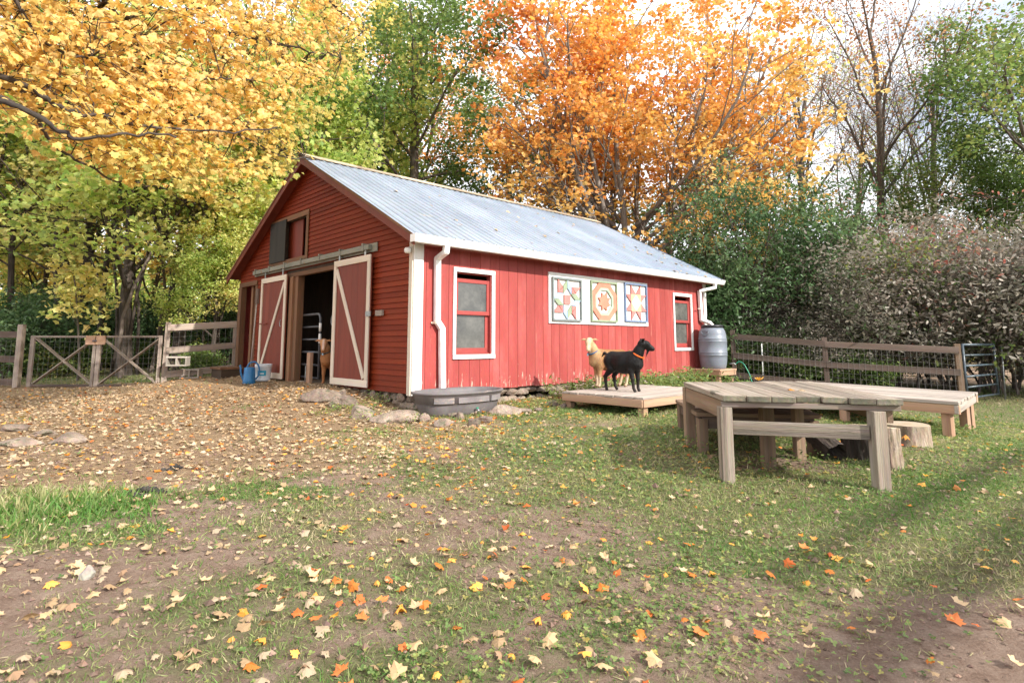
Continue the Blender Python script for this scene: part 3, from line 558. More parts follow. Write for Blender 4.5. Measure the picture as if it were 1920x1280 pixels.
# ------------------------------------------------------------------ rear trough, barrel, platforms, tables
def stock_tank():
    c = bw(.40, -.47, 0); z0 = .135-0.0; rt = empty('stock_tank', (c[0], c[1], z0), PHI, 'oval grey rubber water trough under the downspout at the barn corner', 'trough')
    n = 64; a = np.arange(n)*2*math.pi/n; e = .9
    def ringp(rx, ry, z, rib=0):
        cx = np.sign(np.cos(a))*np.abs(np.cos(a))**e*rx; cy = np.sign(np.sin(a))*np.abs(np.sin(a))**e*ry
        if rib:  # vertical recessed panels in the side
            k = 1-rib*((np.sin(a*1+.0)**2*0)+(np.cos(a*8) > .55))
            cx = cx*k; cy = cy*k
        return np.stack([cx, cy, np.full(n, z)], 1)
    L_ = [(.53, .27, 0, 0), (.55, .29, .004, 0), (.575, .305, .05, 0), (.60, .33, .13, 0), (.605, .332, .16, .022), (.622, .345, .165, .0), (.632, .352, .235, .0), (.655, .37, .25, .0), (.655, .37, .268, 0), (.675, .39, .275, 0), (.678, .392, .297, 0), (.668, .383, .303, 0), (.645, .36, .300, 0), (.63, .345, .25, 0), (.60, .32, .12, 0), (.56, .28, .03, 0), (.3, .15, .022, 0), (.01, .01, .022, 0)]
    V = np.concatenate([ringp(*q) for q in L_]); m = len(L_)
    f = [(i*n+j, i*n+(j+1) % n, (i+1)*n+(j+1) % n, (i+1)*n+j) for i in range(m-1) for j in range(n)] + [tuple(range(n))[::-1]]
    mb = MB(); mb.add(V, f, None, True); sh = mb.build('tub', M['tank'], rt)
    for a0, a1 in ((-2.55, -2.05), (-1.95, -1.25), (-1.15, -.65)):   # moulded panels curving round the visible side
        aa = np.linspace(a0, a1, 9); P_ = []
        for zz, rr_ in ((.165, 1.0), (.17, 1.035), (.238, 1.03), (.243, 1.0)):
            for t in aa: P_.append((math.copysign(abs(math.cos(t))**e, math.cos(t))*.625*rr_, math.copysign(abs(math.sin(t))**e, math.sin(t))*.347*rr_, zz))
        MB().add(P_, [(k*9+q_, k*9+q_+1, (k+1)*9+q_+1, (k+1)*9+q_) for k in range(3) for q_ in range(8)]+[(0, 9, 18, 27), (8, 17, 26, 35)]).build('moulded_panel', M['tank'], rt)
    MB().lathe([(.0, 0), (.54, 0)], (0, 0, .10), 32, 1, .52).build('water', water, rt)
    v = MB().tube([(.02, -.33, .075), (.02, -.37, .075), (.02, -.385, .06)], .012, 8).build('drain_valve', M['steel'], rt)
    MB().box((.02, -.352, .098), (.035, .012, .012)).build('valve_handle', M['hose'], v)
water, _nt, _p, _o = newmat('trough_water'); _p.inputs['Base Color'].default_value = (.03, .035, .03, 1); _p.inputs['Roughness'].default_value = .05
stock_tank()

def planked(name, corners, z, n, thick, pmat, label, cat, endmat=None, gap=.006, along=0, over=.03, group=None):
    """platform top: corners world xy in order A,B,C,D ; planks run A->D (and B->C), laid side by side from A to B"""
    A, B, C_, D = [np.array(c, float) for c in corners]; base = (A+B+C_+D)/4
    rt = empty(name, (base[0], base[1], H(*base)), 0, label, cat, group); o = np.array([base[0], base[1], H(*base)])
    mb = MB()
    for k in range(n):
        s0, s1 = k/n, (k+1)/n; g = gap/np.linalg.norm(B-A)/2
        p = [A+(B-A)*(s0+g), A+(B-A)*(s1-g), D+(C_-D)*(s1-g), D+(C_-D)*(s0+g)]
        e0, e1 = RNG.uniform(-over*.4, over*.4, 2); dirn = (D-A)/np.linalg.norm(D-A); p[0] = p[0]-dirn*e0; p[1] = p[1]-dirn*e0; p[2] = p[2]+dirn*e1; p[3] = p[3]+dirn*e1
        wz = RNG.uniform(-.003, .003)
        Vt = [np.append(q, z+wz+RNG.uniform(-.002, .002))-o for q in p]; Vb = [q-[0, 0, thick] for q in Vt]
        L_ = np.linalg.norm(D-A); ww = np.linalg.norm(B-A)/n
        gc = np.array([(0, 0, 0), (0, ww, 0), (L_, ww, 0), (L_, 0, 0), (0, 0, thick), (0, ww, thick), (L_, ww, thick), (L_, 0, thick)])
        mb.add(Vt+Vb, [(0, 1, 2, 3), (7, 6, 5, 4), (0, 4, 5, 1), (1, 5, 6, 2), (2, 6, 7, 3), (3, 7, 4, 0)], gc)
    t = mb.build('plank_top', pmat, rt, .006)
    if endmat:
        t.data.materials.append(endmat)
        for i, pl in enumerate(t.data.polygons):
            if i % 6 == 2: pl.material_index = 1
    return rt, o
def legs(rt, o, pts, ztop, s, mat, name='leg', rz=0):
    for (x, y) in pts:
        zb = H(x, y)-.05; MB().box((0, 0, 0), (s, s, ztop-zb), rot('Z', rz+RNG.uniform(-.03, .03)) @ rot('X', RNG.uniform(-.008, .008))).build(name, mat, rt, .004, loc=np.array([x, y, (ztop+zb)/2])-o)
def rim(rt, o, A, B, z, h, t, mat, name='rim_board'):
    MB().beam(np.array([*A, z-h/2])-o, np.array([*B, z-h/2])-o, t, h).build(name, mat, rt, .003)

# big plank table in front
TZ = .68
A, B, D, C_ = gz(1353, 740.5, TZ)[:2], gz(1691, 747.5, TZ)[:2], gz(1281, 716.5, TZ)[:2], gz(1520, 714, TZ)[:2]
u_ = (B-A)/np.linalg.norm(B-A); w_ = (D-A)/np.linalg.norm(D-A)
t1, o1 = planked('plank_table', (A, B, C_, D), TZ, 7, .042, M['tabletop'], 'large weathered plank climbing table with a mossy front edge on thick posts', 'table', M['tablemoss'], over=.06)
zi = TZ-.046; I = lambda s, t, i=.03: A+u_*np.linalg.norm(B-A)*s+w_*i
rim(t1, o1, A+w_*.035, B+w_*.035, zi, .036, .04, M['grey'], 'front_rail'); rim(t1, o1, A+u_*.03+w_*.06, D+u_*.03-w_*.03, zi, .125, .038, M['post'])
rim(t1, o1, D+u_*.04, C_-u_*.04, zi, .125, .038, M['post']); rim(t1, o1, B-u_*.05+w_*.06, C_-u_*.06-w_*.04, zi, .12, .038, M['post'])
FL, FR = gp(1368, 907)[:2]+[.0, .045], gp(1661, 921)[:2]+[0, .045]; BLg, MD, RM = gp(1294, 836)[:2], gp(1441, 876)[:2], gp(1499, 859)[:2]
legs(t1, o1, [FL, FR], zi-.037, .084, M['tabletop']); legs(t1, o1, [BLg, MD], zi-.0, .088, M['post']); legs(t1, o1, [RM], zi, .075, M['post'])
mid = (np.array([0, .045])); MB().beam(np.array([*(FL+u_*.05+w_*.0), .455])-o1, np.array([*(FR-u_*.05+w_*.0), .455])-o1, .036, .092).build('front_beam', M['tabletop'], t1, .003)
# low bench behind it
bz = .44; q0 = gp(1318, 850)[:2]; q1 = gp(1526, 854)[:2]; q2 = gp(1279, 806)[:2]; q3 = q2+(q1-q0)*1.15
ex = (q1-q0)/np.linalg.norm(q1-q0); ey = (q2-q0)/np.linalg.norm(q2-q0)
t2, o2 = planked('low_bench', (q0-ey*.05-ex*.05, q2+ey*.05-ex*.05, q3+ey*.05+ex*.05, q1-ey*.05+ex*.05), bz, 8, .035, M['post'], 'low brown plank step platform tucked behind the large plank table', 'platform')
for p, q in ((q0, q1), (q2, q3), (q0, q2), (q1, q3)): rim(t2, o2, p, q, bz-.037, .10, .036, M['greydark'])
legs(t2, o2, [q0, q1, q2, q3], bz-.05, .08, M['post'])
# right hand plank platform
z3 = .42; a_ = gz(1797, 753.5, z3)[:2]; b_ = gz(1831, 734, z3)[:2]; d0 = gz(1676, 744.5, z3)[:2]; dd = (d0-a_)/np.linalg.norm(d0-a_); Ln = 2.45
c_ = b_+dd*Ln; d_ = a_+dd*Ln
t3, o3 = planked('plank_platform', (a_, b_, c_, d_), z3, 9, .036, M['deck'], 'low bleached plank platform right of the large table near the tube gate', 'platform')
ua = (b_-a_)/np.linalg.norm(b_-a_)
rim(t3, o3, a_+dd*.03, b_+dd*.03, z3-.038, .09, .036, M['deck']); rim(t3, o3, a_+ua*.03, d_+ua*.03, z3-.038, .095, .036, M['newwood']); rim(t3, o3, b_-ua*.03, c_-ua*.03, z3-.038, .095, .036, M['newwood']); rim(t3, o3, d_-dd*.03, c_-dd*.03, z3-.038, .095, .036, M['newwood'])
legs(t3, o3, [a_+dd*.13+ua*.09, b_+dd*.1-ua*.1, b_+dd*.1-ua*.55, d_-dd*.1+ua*.08, c_-dd*.1-ua*.08, a_+dd*1.25+ua*.1, b_+dd*1.25-ua*.1], z3-.05, .088, M['newwood'], rz=math.atan2(dd[1], dd[0]))
# goat deck by the wall
z4 = .385; P4 = [bw(1.68, -2.42), bw(1.68, -1.12), bw(3.55, -1.12), bw(3.55, -2.42)]; P4 = [p[:2] for p in P4]
t4, o4 = planked('goat_deck', P4, z4, 9, .03, M['deck'], 'low cedar deck platform against the long red wall, goats standing on it', 'platform')
P4 = np.array(P4); ce = P4.mean(0); Pi = P4+(ce-P4)*.012
for k in range(4): rim(t4, o4, Pi[k], Pi[(k+1) % 4], z4-.031, .092, .036, M['newwood'])
Pl = P4+(ce-P4)*.10; legs(t4, o4, list(Pl), z4-.10, .088, M['newwood'], rz=PHI)
# rain barrel on its stand, hose
bc = bw(7.42, -.36, .115); st, os_ = planked('barrel_stand', [bw(7.05, -.70)[:2], bw(7.05, -.03)[:2], bw(7.78, -.03)[:2], bw(7.78, -.70)[:2]], ZB+.115, 5, .036, M['newwood'], 'small cedar stand under the grey rain barrel at the far wall end', 'stand')
S4 = [bw(7.08, -.68)[:2], bw(7.08, -.06)[:2], bw(7.75, -.06)[:2], bw(7.75, -.68)[:2]]
for k in range(4): rim(st, os_, S4[k], S4[(k+1) % 4], ZB+.078, .09, .036, M['newwood'])
legs(st, os_, [bw(7.15, -.6)[:2], bw(7.68, -.6)[:2], bw(7.15, -.14)[:2], bw(7.68, -.14)[:2]], ZB, .088, M['newwood'], rz=PHI)
rb = empty('rain_barrel', bc, 0, 'grey plastic rain barrel with black lid on the small cedar stand', 'barrel'); kb = .98
pr = [(0, 0), (.235, 0), (.25, .01), (.272, .10), (.285, .22), (.287, .285), (.295, .292), (.295, .308), (.288, .314), (.289, .33), (.296, .338), (.296, .352), (.29, .36), (.292, .58), (.298, .59), (.298, .604), (.290, .612), (.289, .628), (.297, .636), (.297, .65), (.286, .658), (.28, .74), (.262, .82), (.235, .87), (.215, .885), (0, .885)]
MB().lathe([(r, z*kb) for r, z in pr], n=48).build('drum', M['barrel'], rb)
MB().lathe([(0, .93), (.2, .93), (.225, .925), (.232, .905), (.228, .868), (.21, .866), (.21, .88), (0, .88)], n=40).build('lid', M['blacklid'], rb)
cdir = math.atan2(-bc[1], -bc[0])
for an in (-.55, 2.6): # moulded hand grips
    ca = cdir+an; p = np.array([math.cos(ca), math.sin(ca), 0]); tt = np.array([-math.sin(ca), math.cos(ca), 0]); th = np.linspace(0, math.pi, 9)
    MB().tube([p*.283+tt*.075*math.cos(q)+np.array([0, 0, .775-.075*math.sin(q)])-p*.0+p*.0 for q in th]+[], .012, 6).beam(p*.262+tt*.085+[0, 0, .78], p*.262-tt*.085+[0, 0, .78], .02, .02).build('grip', M['barrel'], rb)
sp_ = MB().tube([bw(7.62, -.62, .22)-bc, bw(7.64, -.72, .23)-bc, bw(7.65, -.75, .2)-bc], .014, 8).build('spigot', M['steel'], rb)
h0 = bw(7.65, -.75, .17); hp = [h0+[.0, 0, .05], h0+[.06, -.03, .10], h0+[.14, -.08, .04], h0+[.22, -.14, -.16], h0+[.27, -.2, -.33], h0+[.5, -.4, -.37], h0+[1.1, -.5, -.40]]
def cr(pts, n=8):
    pts = [np.array(p, float) for p in pts]; pts = [2*pts[0]-pts[1]]+pts+[2*pts[-1]-pts[-2]]; out = []
    for i in range(1, len(pts)-2):
        for t in np.arange(n)/n: a, b, c, d = pts[i-1:i+3]; out.append(.5*((2*b)+(-a+c)*t+(2*a-5*b+4*c-d)*t*t+(-a+3*b-3*c+d)*t**3))
    return np.array(out+[pts[-2]])
tag(MB().tube(cr(hp), .011, 6).build('garden_hose', M['hose']), 'green garden hose hanging from the grey rain barrel spigot', 'hose')

# ------------------------------------------------------------------ things by the sliding doors
bp = bw(4.0, 0)*0; base = gp(478, 717); 
bk = empty('bucket', base, 0, 'white plastic bucket with a blue label standing beside the watering can', 'bucket')
MB().lathe([(0, .004), (.115, .004), (.12, 0), (.128, .02), (.128, .035), (.122, .04), (.14, .24), (.145, .245), (.147, .30), (.140, .303), (.135, .24), (.115, .02), (0, .015)], n=32).build('pail', M['bucket'], bk)
bk.location = gp(492, 714); 
vd = math.atan2(-bk.location.y, -bk.location.x)
def curved(r0, z0, r1, z1, a0, a1, mat, name, par):
    n = 8; V = []; f = []
    for k in range(n+1):
        t = a0+(a1-a0)*k/n; V += [(r0*math.cos(t), r0*math.sin(t), z0), (r1*math.cos(t), r1*math.sin(t), z1)]
    for k in range(n): f.append((2*k, 2*k+1, 2*k+3, 2*k+2))
    return MB().add(V, f).build(name, mat, par)
curved(.1325, .10, .1385, .19, vd-.75, vd+.35, M['cyan'], 'label', bk); curved(.1348, .195, .1385, .225, vd-.70, vd+.2, flat('pale_teal_print', (.35, .55, .6)), 'label_print', bk); curved(.1347, .125, .1362, .150, vd-.55, vd+.1, M['bucket'], 'label_print', bk)
wc = empty('watering_can', gp(466, 719), vd+math.pi/2, 'blue plastic watering can standing left of the white bucket', 'watering can')
MB().lathe([(0, 0), (.10, 0), (.108, .01), (.10, .06), (.094, .20), (.088, .27), (.07, .285), (0, .288)], n=28).build('can_body', M['blue'], wc)
MB().tube(cr([(.05, 0, .27), (.0, 0, .36), (-.09, 0, .37), (-.15, 0, .28), (-.15, 0, .15), (-.10, 0, .07)]), .014, 8).build('handle', M['blue'], wc)
MB().tube(cr([(.09, 0, .05), (.135, 0, .18), (.15, 0, .30), (.165, 0, .32)]), [.02]*24+[.024] if 0 else .016, 8).build('spout', M['blue'], wc)
wc.rotation_euler[2] = vd-math.pi/2
sb = gp(440, 702); 
s_ = empty('wooden_step', bw(-.38, 6.1, -.02), PHI, 'dark brown wooden step block on the ground at the left barn corner', 'step')
MB().bb(-.2, .25, -.32, .32, .16, .2).build('tread', M['jamb'], s_, .004); MB().bb(-.17, -.13, -.3, .3, -.05, .158).bb(.18, .22, -.3, .3, -.05, .158).bb(-.129, .179, -.3, -.27, -.05, .157).build('side_board', M['barnwood'], s_)
# long tools leaning in the corner
for k, (y0, y1, lab) in enumerate([(5.45, 5.36, 'thin wooden tool handle leaning behind the left sliding door'), ]):
    tl = empty('leaning_tool', bw(-.13, y0, .0), PHI, lab, 'tool')
    MB().tube([(0, 0, .0), (.03, -.08, 1.45)], .014, 8).build('handle', M['deck'], tl); MB().box((.035, -.09, 1.58), (.05, .10, .3)).build('blade', M['greydark'], tl, .01)

# tube gate standing in the doorway
def tube_gate(name, p0, p1, h, nbar, r, mat, label, cat, zb=.1, arch=True, decals=False):
    p0 = np.array(p0); p1 = np.array(p1); v = p1-p0; Lg = np.linalg.norm(v[:2]); rt = empty(name, p0, math.atan2(v[1], v[0]), label, cat)
    rc = .11; c = [(0, 0, zb), (0, 0, h-rc)]+[(rc-rc*math.cos(t), 0, h-rc+rc*math.sin(t)) for t in np.linspace(.2, math.pi/2, 5)]
    c += [(Lg-x, y, z) for x, y, z in c[::-1]]
    if not arch: c = [(0, 0, zb), (0, 0, h), (Lg, 0, h), (Lg, 0, zb)]
    if arch: MB().tube(c, r, 10).build('gate_frame', mat, rt)
    else:
        MB().tube(c[:2], r, 10).tube(c[2:], r, 10).tube([(0, 0, h), (Lg, 0, h)], r, 10).build('gate_frame', mat, rt)
    zs = np.linspace(zb+.02, h, nbar+1)[:-1]**1.0
    for z in zs: MB().tube([(r*.7, 0, z), (Lg-r*.7, 0, z)], r*.85, 8).build('bar', mat, rt)
    if decals: MB().tube([(Lg, 0, h-.3), (Lg, 0, h-.16)], r*1.12, 10).build('sticker', M['vinyl'], rt); MB().tube([(Lg, 0, h-.5), (Lg, 0, h-.34)], r*1.12, 10).build('sticker', M['vinyl'], rt)
    return rt
gA = bw(.16, 3.92, -.01); gB = bw(.10, 2.95, -.01)
tube_gate('tube_gate', gA, gB, 1.17, 5, .021, M['tubedark'], 'dark steel tube gate standing open inside the barn doorway', 'gate', zb=.06, decals=True)
pp = bw(-.0, 3.08, -.02); tag(MB().bb(-.03, .03, -.06, .06, 0, .52).build('wooden_stake', M['newwood'], None, .003, loc=pp), 'short orange wooden board upright against the dark tube gate', 'board').rotation_euler = (0, 0, PHI)
rdp = bw(-.06, 3.1, -.02); tag(MB().tube([(0, 0, -.05), (0, 0, .3)], .007, 6).build('gate_pin', M['steel'], None, loc=rdp), 'thin steel drop pin in front of the orange board', 'pin')

# ------------------------------------------------------------------ fences and gates
def mesh_wire(rt, name, p0, p1, z0a, z1a, z0b, z1b, o, dx=.1, dz=.1, r=.0017, off=(0, 0)):
    mb = MB(); p0 = np.array(p0[:2])+off; p1 = np.array(p1[:2])+off; Lf = np.linalg.norm(p1-p0); n = max(2, int(Lf/dx)); m = max(2, int((z1a-z0a)/dz))
    def P(s, t): q = p0+(p1-p0)*s; return np.array([q[0], q[1], (z0a+(z1a-z0a)*t)*(1-s)+(z0b+(z1b-z0b)*t)*s])-o
    for k in range(n+1): mb.tube([P(k/n, 0), P(k/n, 1)], r, 3, False, False)
    for k in range(m+1): mb.tube([P(0, k/m), P(.5, k/m)+RNG.normal(0, .004, 3), P(1, k/m)], r, 3, False, False)
    return mb.build(name, M['wire'], rt)
def post(rt, o, p, h, s, mat, name='post', zb=None):
    z = H(p[0], p[1]); z0 = z-.1
    MB().box((0, 0, (h+.1)/2), (s, s, h+.1), rot('Z', rt.get('_a', 0)) @ rot('X', RNG.uniform(-.012, .012))).build(name, mat, rt, .004, loc=np.array([p[0], p[1], z0])-o)
def board_fence(name, P, hts, zt, pm, rm, label, off=.07, ph=None, wire=True, psz=.10, end=True, wz=1.0, ext=0):
    P = [np.array(p[:2], float) for p in P]; o = np.array([*P[0], H(*P[0])]); rt = empty(name, o, 0, label, 'fence'); v = P[-1]-P[0]; v /= np.linalg.norm(v); nrm = np.array([v[1], -v[0]])
    if nrm@(-P[0]) < 0: nrm = -nrm
    ang = math.atan2(v[1], v[0])
    for i, p in enumerate(P):
        z = H(*p); hh = ph[i] if ph else hts[0]+.1
        MB().box((0, 0, (hh+.1)/2), (psz, psz, hh+.1), rot('Z', ang) @ rot('Y', RNG.uniform(-.015, .015))).build('post', pm[i] if isinstance(pm, list) else pm, rt, .004, loc=np.array([p[0], p[1], z-.1])-o)
    for p, q in zip(P[:-1], P[1:]):
        for h in hts:
            a = np.array([*(p+nrm*off), H(*p)+h+RNG.uniform(-.012, .012)])-o; b = np.array([*(q+nrm*off), H(*q)+h+RNG.uniform(-.012, .012)])-o
            MB().beam(a, b, .028, .13, jit=.003).build('rail', rm, rt, .003)
        if wire: mesh_wire(rt, 'wire_mesh', p, q, H(*p)+.05, H(*p)+wz, H(*q)+.05, H(*q)+wz, o, off=tuple(nrm*(off+.02)))
    return rt
# left: fence stub, pair of gates, fence to the barn corner
y0 = 11.9; e0 = at(-70, 640, y0)[:2]; e1 = at(38, 640, y0)[:2]; g0 = at(57, 640, y0)[:2]; g1 = at(181, 640, y0)[:2]; g2 = at(303, 640, y0)[:2]; e2 = at(312, 640, y0+.05)[:2]; e3 = bw(-.02, 6.70)[:2]
board_fence('board_fence', [e0, e1], [1.08, .58, .12, ], 0, M['grey'], M['greydark'], 'old plank fence section left of the wooden gates, behind wire mesh', wz=.95, ph=[1.2, 1.28], off=-.05)
board_fence('board_fence', [e2, e3], [1.08, .63, .15], 0, M['grey'], M['grey'], 'weathered plank fence running from the wooden gates to the barn corner', wz=1.0, ph=[1.2, 1.1], off=.06)
def wood_gate(p0, p1, label, latch_right):
    p0 = np.array(p0); p1 = np.array(p1); v = p1-p0; Lg = np.linalg.norm(v); z = .16+.0; o = np.array([*p0, z]); rt = empty('wooden_gate', o, math.atan2(v[1], v[0]), label, 'gate', 'pair of wooden gates with crossed braces')
    h = 1.02; w = .085
    MB().bb(0, w, -.02, .02, .0, h).build('stile', M['grey'], rt, .003); MB().bb(Lg-w*.7, Lg, -.02, .02, .0, h).build('stile', M['grey'], rt, .003)
    MB().bb(w, Lg-w*.7, -.019, .019, h-.04, h-.002).build('top_rail', M['grey'], rt, .003); MB().bb(w, Lg-w*.7, -.019, .019, .0, .05).build('bottom_rail', M['greydark'], rt, .003)
    MB().beam((w, 0.032, h-.05), (Lg-w*.7, .032, .06), .02, .095, up=(0, 1, 0)).build('brace', M['grey'], rt, .003)
    MB().beam((w, .056, .06), (Lg-w*.7, .056, h-.05), .02, .095, up=(0, 1, 0)).build('brace', M['grey'], rt, .003)
    mesh_wire(rt, 'wire_mesh', (0.01, -.028), (Lg-.01, -.028), .03, h-.02, .03, h-.02, np.zeros(3))
    x = (Lg-.19, Lg+.0) if latch_right else (.0, .19)
    lb = MB().bb(x[0], x[1], -.055, -.032, h-.18, h+.0).build('latch_plate', M['newwood'], rt, .003)
    xx = Lg-.03 if latch_right else .03; MB().tube([(xx, -.07, h-.11), (xx+(.05 if latch_right else -.02), -.07, h-.10)], .014, 8).build('latch', M['tubedark'], lb)
wood_gate(g0, g1-[.008, 0], 'left wooden farm gate with crossed braces, next to the fence stub', True)
wood_gate(g1+[.008, 0], g2, 'right wooden farm gate with crossed braces, nearer to the red barn', False)
# blocks by the left fence
def block(p, rz, label, tilt=0):
    o = empty('concrete_block', p, rz, label, 'block'); mb = MB(); l, h, d_ = .39, .19, .09
    mb.bb(-l/2, l/2, -d_, -d_+.0, 0, 0) if 0 else None
    mb.bb(-l/2, l/2, -d_, d_, 0, .03).bb(-l/2, l/2, -d_, d_, h-.03, h).bb(-l/2, -l/2+.03, -d_, d_, .03, h-.03).bb(l/2-.03, l/2, -d_, d_, .03, h-.03).bb(-.016, .016, -d_, d_, .03, h-.03)
    mb.build('block_shell', M['concrete'], o, .004); o.rotation_euler[0] = tilt
bkp = e2*(1-.12)+e3*.12
block((e2[0]+.36, e2[1]-.18+.0, H(e2[0]+.36, e2[1]-.18)+.30), .12, 'hollow pale concrete block resting on the lower rail of the left fence')
block((e2[0]+.42, e2[1]+.22, H(e2[0]+.42, e2[1]+.22)), .05, 'hollow concrete block on the ground behind the left fence rail')
# right fence
r0_ = at(1374, 640, 13.6)[:2]; r1_ = at(1545, 640, 12.75)[:2]; r2_ = at(1793, 640, 11.9)[:2]
board_fence('board_fence', [r0_, r1_, r2_], [1.08, .64, .2], 0, [M['greydark'], M['greydark'], M['post']], M['greydark'], 'old dark plank fence running behind the tables to the tube gate', off=.07, ph=[1.22, 1.22, 1.22], wz=1.02)
ga = at(1803, 640, 11.9); gb = at(1861, 640, 12.9)
ga[2] = H(ga[0], ga[1]); gb[2] = H(gb[0], gb[1])
tube_gate('pasture_gate', (ga[0], ga[1], ga[2]), (gb[0], gb[1], ga[2]), 1.2, 5, .024, M['tubegreen'], 'blue green steel tube gate at the right end of the plank fence', 'gate', zb=.12, arch=False)
wf0 = gb[:2]+[.15, .1]; wfo = np.array([*wf0, H(*wf0)]); wr = empty('wire_fence', wfo, 0, 'sagging wire mesh fence in the brush right of the tube gate', 'fence'); wf1 = wf0+[3.2, -.6]
mesh_wire(wr, 'wire_mesh', wf0, wf1, H(*wf0)+.03, H(*wf0)+1.0, H(*wf1)+.03, H(*wf1)+1.0, wfo, dx=.15, dz=.15)
for t in (0.02, .3, .75): q = wf0+(wf1-wf0)*t; MB().tube([(q[0]-wfo[0], q[1]-wfo[1], -.1), (q[0]-wfo[0]+.03, q[1]-wfo[1], 1.15)], .016, 6).build('fence_stake', M['steel'], wr)
sk = at(1441, 655, 13.3); tag(MB().tube([(0, 0, 0), (.01, 0, .98)], .014, 6).build('fence_stake', M['vinyl'], None, loc=(sk[0], sk[1]+.4, H(sk[0], sk[1]))), 'thin white metal stake behind the plank fence', 'stake')

# ------------------------------------------------------------------ stumps and logs
def stump(name, p, r, h, side, label, seed, rough=.06, lean=0, axis=None, cat='stump', oval=1.0):
    rr = np.random.default_rng(seed); n = 40; m = 14; a = np.arange(n)*2*math.pi/n; ph = rr.uniform(0, 6, 8)
    V = []; 
    for j in range(m):
        t = j/(m-1); q = 1+rough*(np.sin(3*a+ph[0])+.6*np.sin(5*a+ph[1]+t)+.5*np.sin(9*a+ph[2]+3*t)+.5*np.sin(14*a+ph[3]+5*t)+.35*np.sin(23*a+ph[4]-6*t*ph[5]))+.10*(1-t)**3
        V.append(np.stack([np.cos(a)*r*q*oval, np.sin(a)*r*q, np.full(n, t*h-.03)], 1))
    V = np.concatenate(V); f = [(i*n+j, i*n+(j+1) % n, (i+1)*n+(j+1) % n, (i+1)*n+j) for i in range(m-1) for j in range(n)]
    g = np.stack([V[:, 2], np.tile(a*r*.9, m), np.zeros(n*m)], 1)
    rt = empty(name, p, 0, label, cat); MB().add(V, f, g, True).build('bark', side, rt)
    top = V[-n:]*[.96, .96, 1]+[0, 0, .004]; rings = [np.array([[*(top[:, :2].mean(0)), top[0, 2]]])] ; 
    MB().add(np.concatenate([V[-n:], top, [[0, 0, h-.022]]]), [(j, (j+1) % n, n+(j+1) % n, n+j) for j in range(n)]+[(n+j, n+(j+1) % n, 2*n) for j in range(n)]).build('cut_top', M['logend'], rt)
    if axis: rt.rotation_euler = axis
    return rt
p = gp(1722, 838); stump('stump', p+[0, .17, 0], .20, .22, M['logpale'], 'wide pale flat stump beyond the right post of the plank table', 4, .02)
p = gp(1640, 868); stump('stump', p+[.02, .16, 0], .165, .29, M['barkdark'], 'dark knotted bark stump beneath the right side of the plank table', 5, .07)
p = gp(1688, 884); d3 = stump('log_section', p+[.0, .12, 0], .088, .33, M['logpale'], 'bleached split log leaning upright behind the right table post', 8, .14, oval=.8, cat='log'); d3.rotation_euler = (R(-6), R(5), 0)
p = gp(1573, 866); d4 = stump('log_section', p+[-.02, .05, .07], .085, .26, M['barkdark'], 'small dark rotten log lying under the plank table beside the dark stump', 9, .08, cat='log'); d4.rotation_euler = (R(-62), 0, R(12))

# ------------------------------------------------------------------ rocks
rocks = [((600, 752), .42, .26, .16, 'long low rock at the left end of the rock edging, before the doorway'), ((640, 765), .27, .2, .15, 'lumpy rock second from the doorway in the rock edging'), ((672, 785), .24, .2, .15, 'rounded mossy boulder left of the large flat slab'),
    ((738, 793), .40, .26, .13, 'large flat pinkish slab in front of the barn corner'), ((795, 791), .10, .09, .10, 'reddish upright stone between the flat slab and the trough'), ((832, 800), .17, .11, .085, 'pale angular stone in front of the trough, leftmost of the trough stones'),
    ((848, 782), .12, .10, .05, 'thin flat stone wedged under the front of the trough'), ((862, 785), .08, .08, .08, 'small rounded stone just right of the thin wedged stone'), ((887, 799), .105, .09, .11, 'upright blocky stone in front of the trough drain'), ((884, 776), .10, .08, .05, 'small red stone tucked under the trough near its drain'),
    ((908, 792), .15, .10, .08, 'pale rounded oblong stone right of the upright blocky stone'), ((946, 778), .30, .16, .12, 'broad brown rock right of the trough in the rock edging'), ((982, 776), .16, .10, .08, 'pale stone right of the broad brown rock, near the wall'),
    ((1010, 772), .09, .07, .05, 'small pale stone halfway between the trough and the deck'), ((1036, 762), .14, .1, .08, 'grey stone in the grass just left of the deck'), ((1056, 765), .09, .07, .06, 'small stone beside the left corner of the deck'), ((1075, 762), .08, .06, .06, 'small half buried stone under the front left edge of the deck'),
    ((765, 765), .17, .13, .13, 'dark rounded rock against the barn corner behind the trough end'), ((700, 745), .12, .09, .09, 'brown stone at the foot of the clapboard wall beside the right sliding door'), ((728, 748), .13, .09, .10, 'tan stone below the clapboards left of the dark corner rock'), ((640, 742), .10, .09, .09, 'mossy stone below the right sliding door'),
    ((26, 836), .20, .13, .05, 'flat pale rock in the leaves at the left, leftmost one'), ((116, 832), .19, .12, .07, 'smooth rounded pale rock among fallen leaves at the left'), ((75, 818), .15, .10, .04, 'low pink rock behind the two pale rocks at the left'), ((20, 808), .17, .1, .05, 'half buried rock in the leaves at the far left edge'),
    ((157, 1086), .032, .028, .035, 'small white square stone on bare soil in the left foreground')]
for k, (uv, sx, sy, sz, lab) in enumerate(rocks):
    if k < 21: sx *= .76; sy *= .75; sz *= .72
    p = gp(*uv); P, Fc = rockmesh(50+k, sx, sy, sz, 4, .34)
    q = MB().add(P, Fc, P*1.0, True).build('rock', M['stone'] if k != 25 else M['concrete'], None, loc=(p[0], p[1]+sy*.6, p[2]+sz*.45)); q.rotation_euler = (0, 0, [PHI, PHI-.2, .3, .15][k % 4] if k < 21 else .1)
    tag(q, lab, 'rock', 'stones set along the foot of the barn' if k < 21 else None)
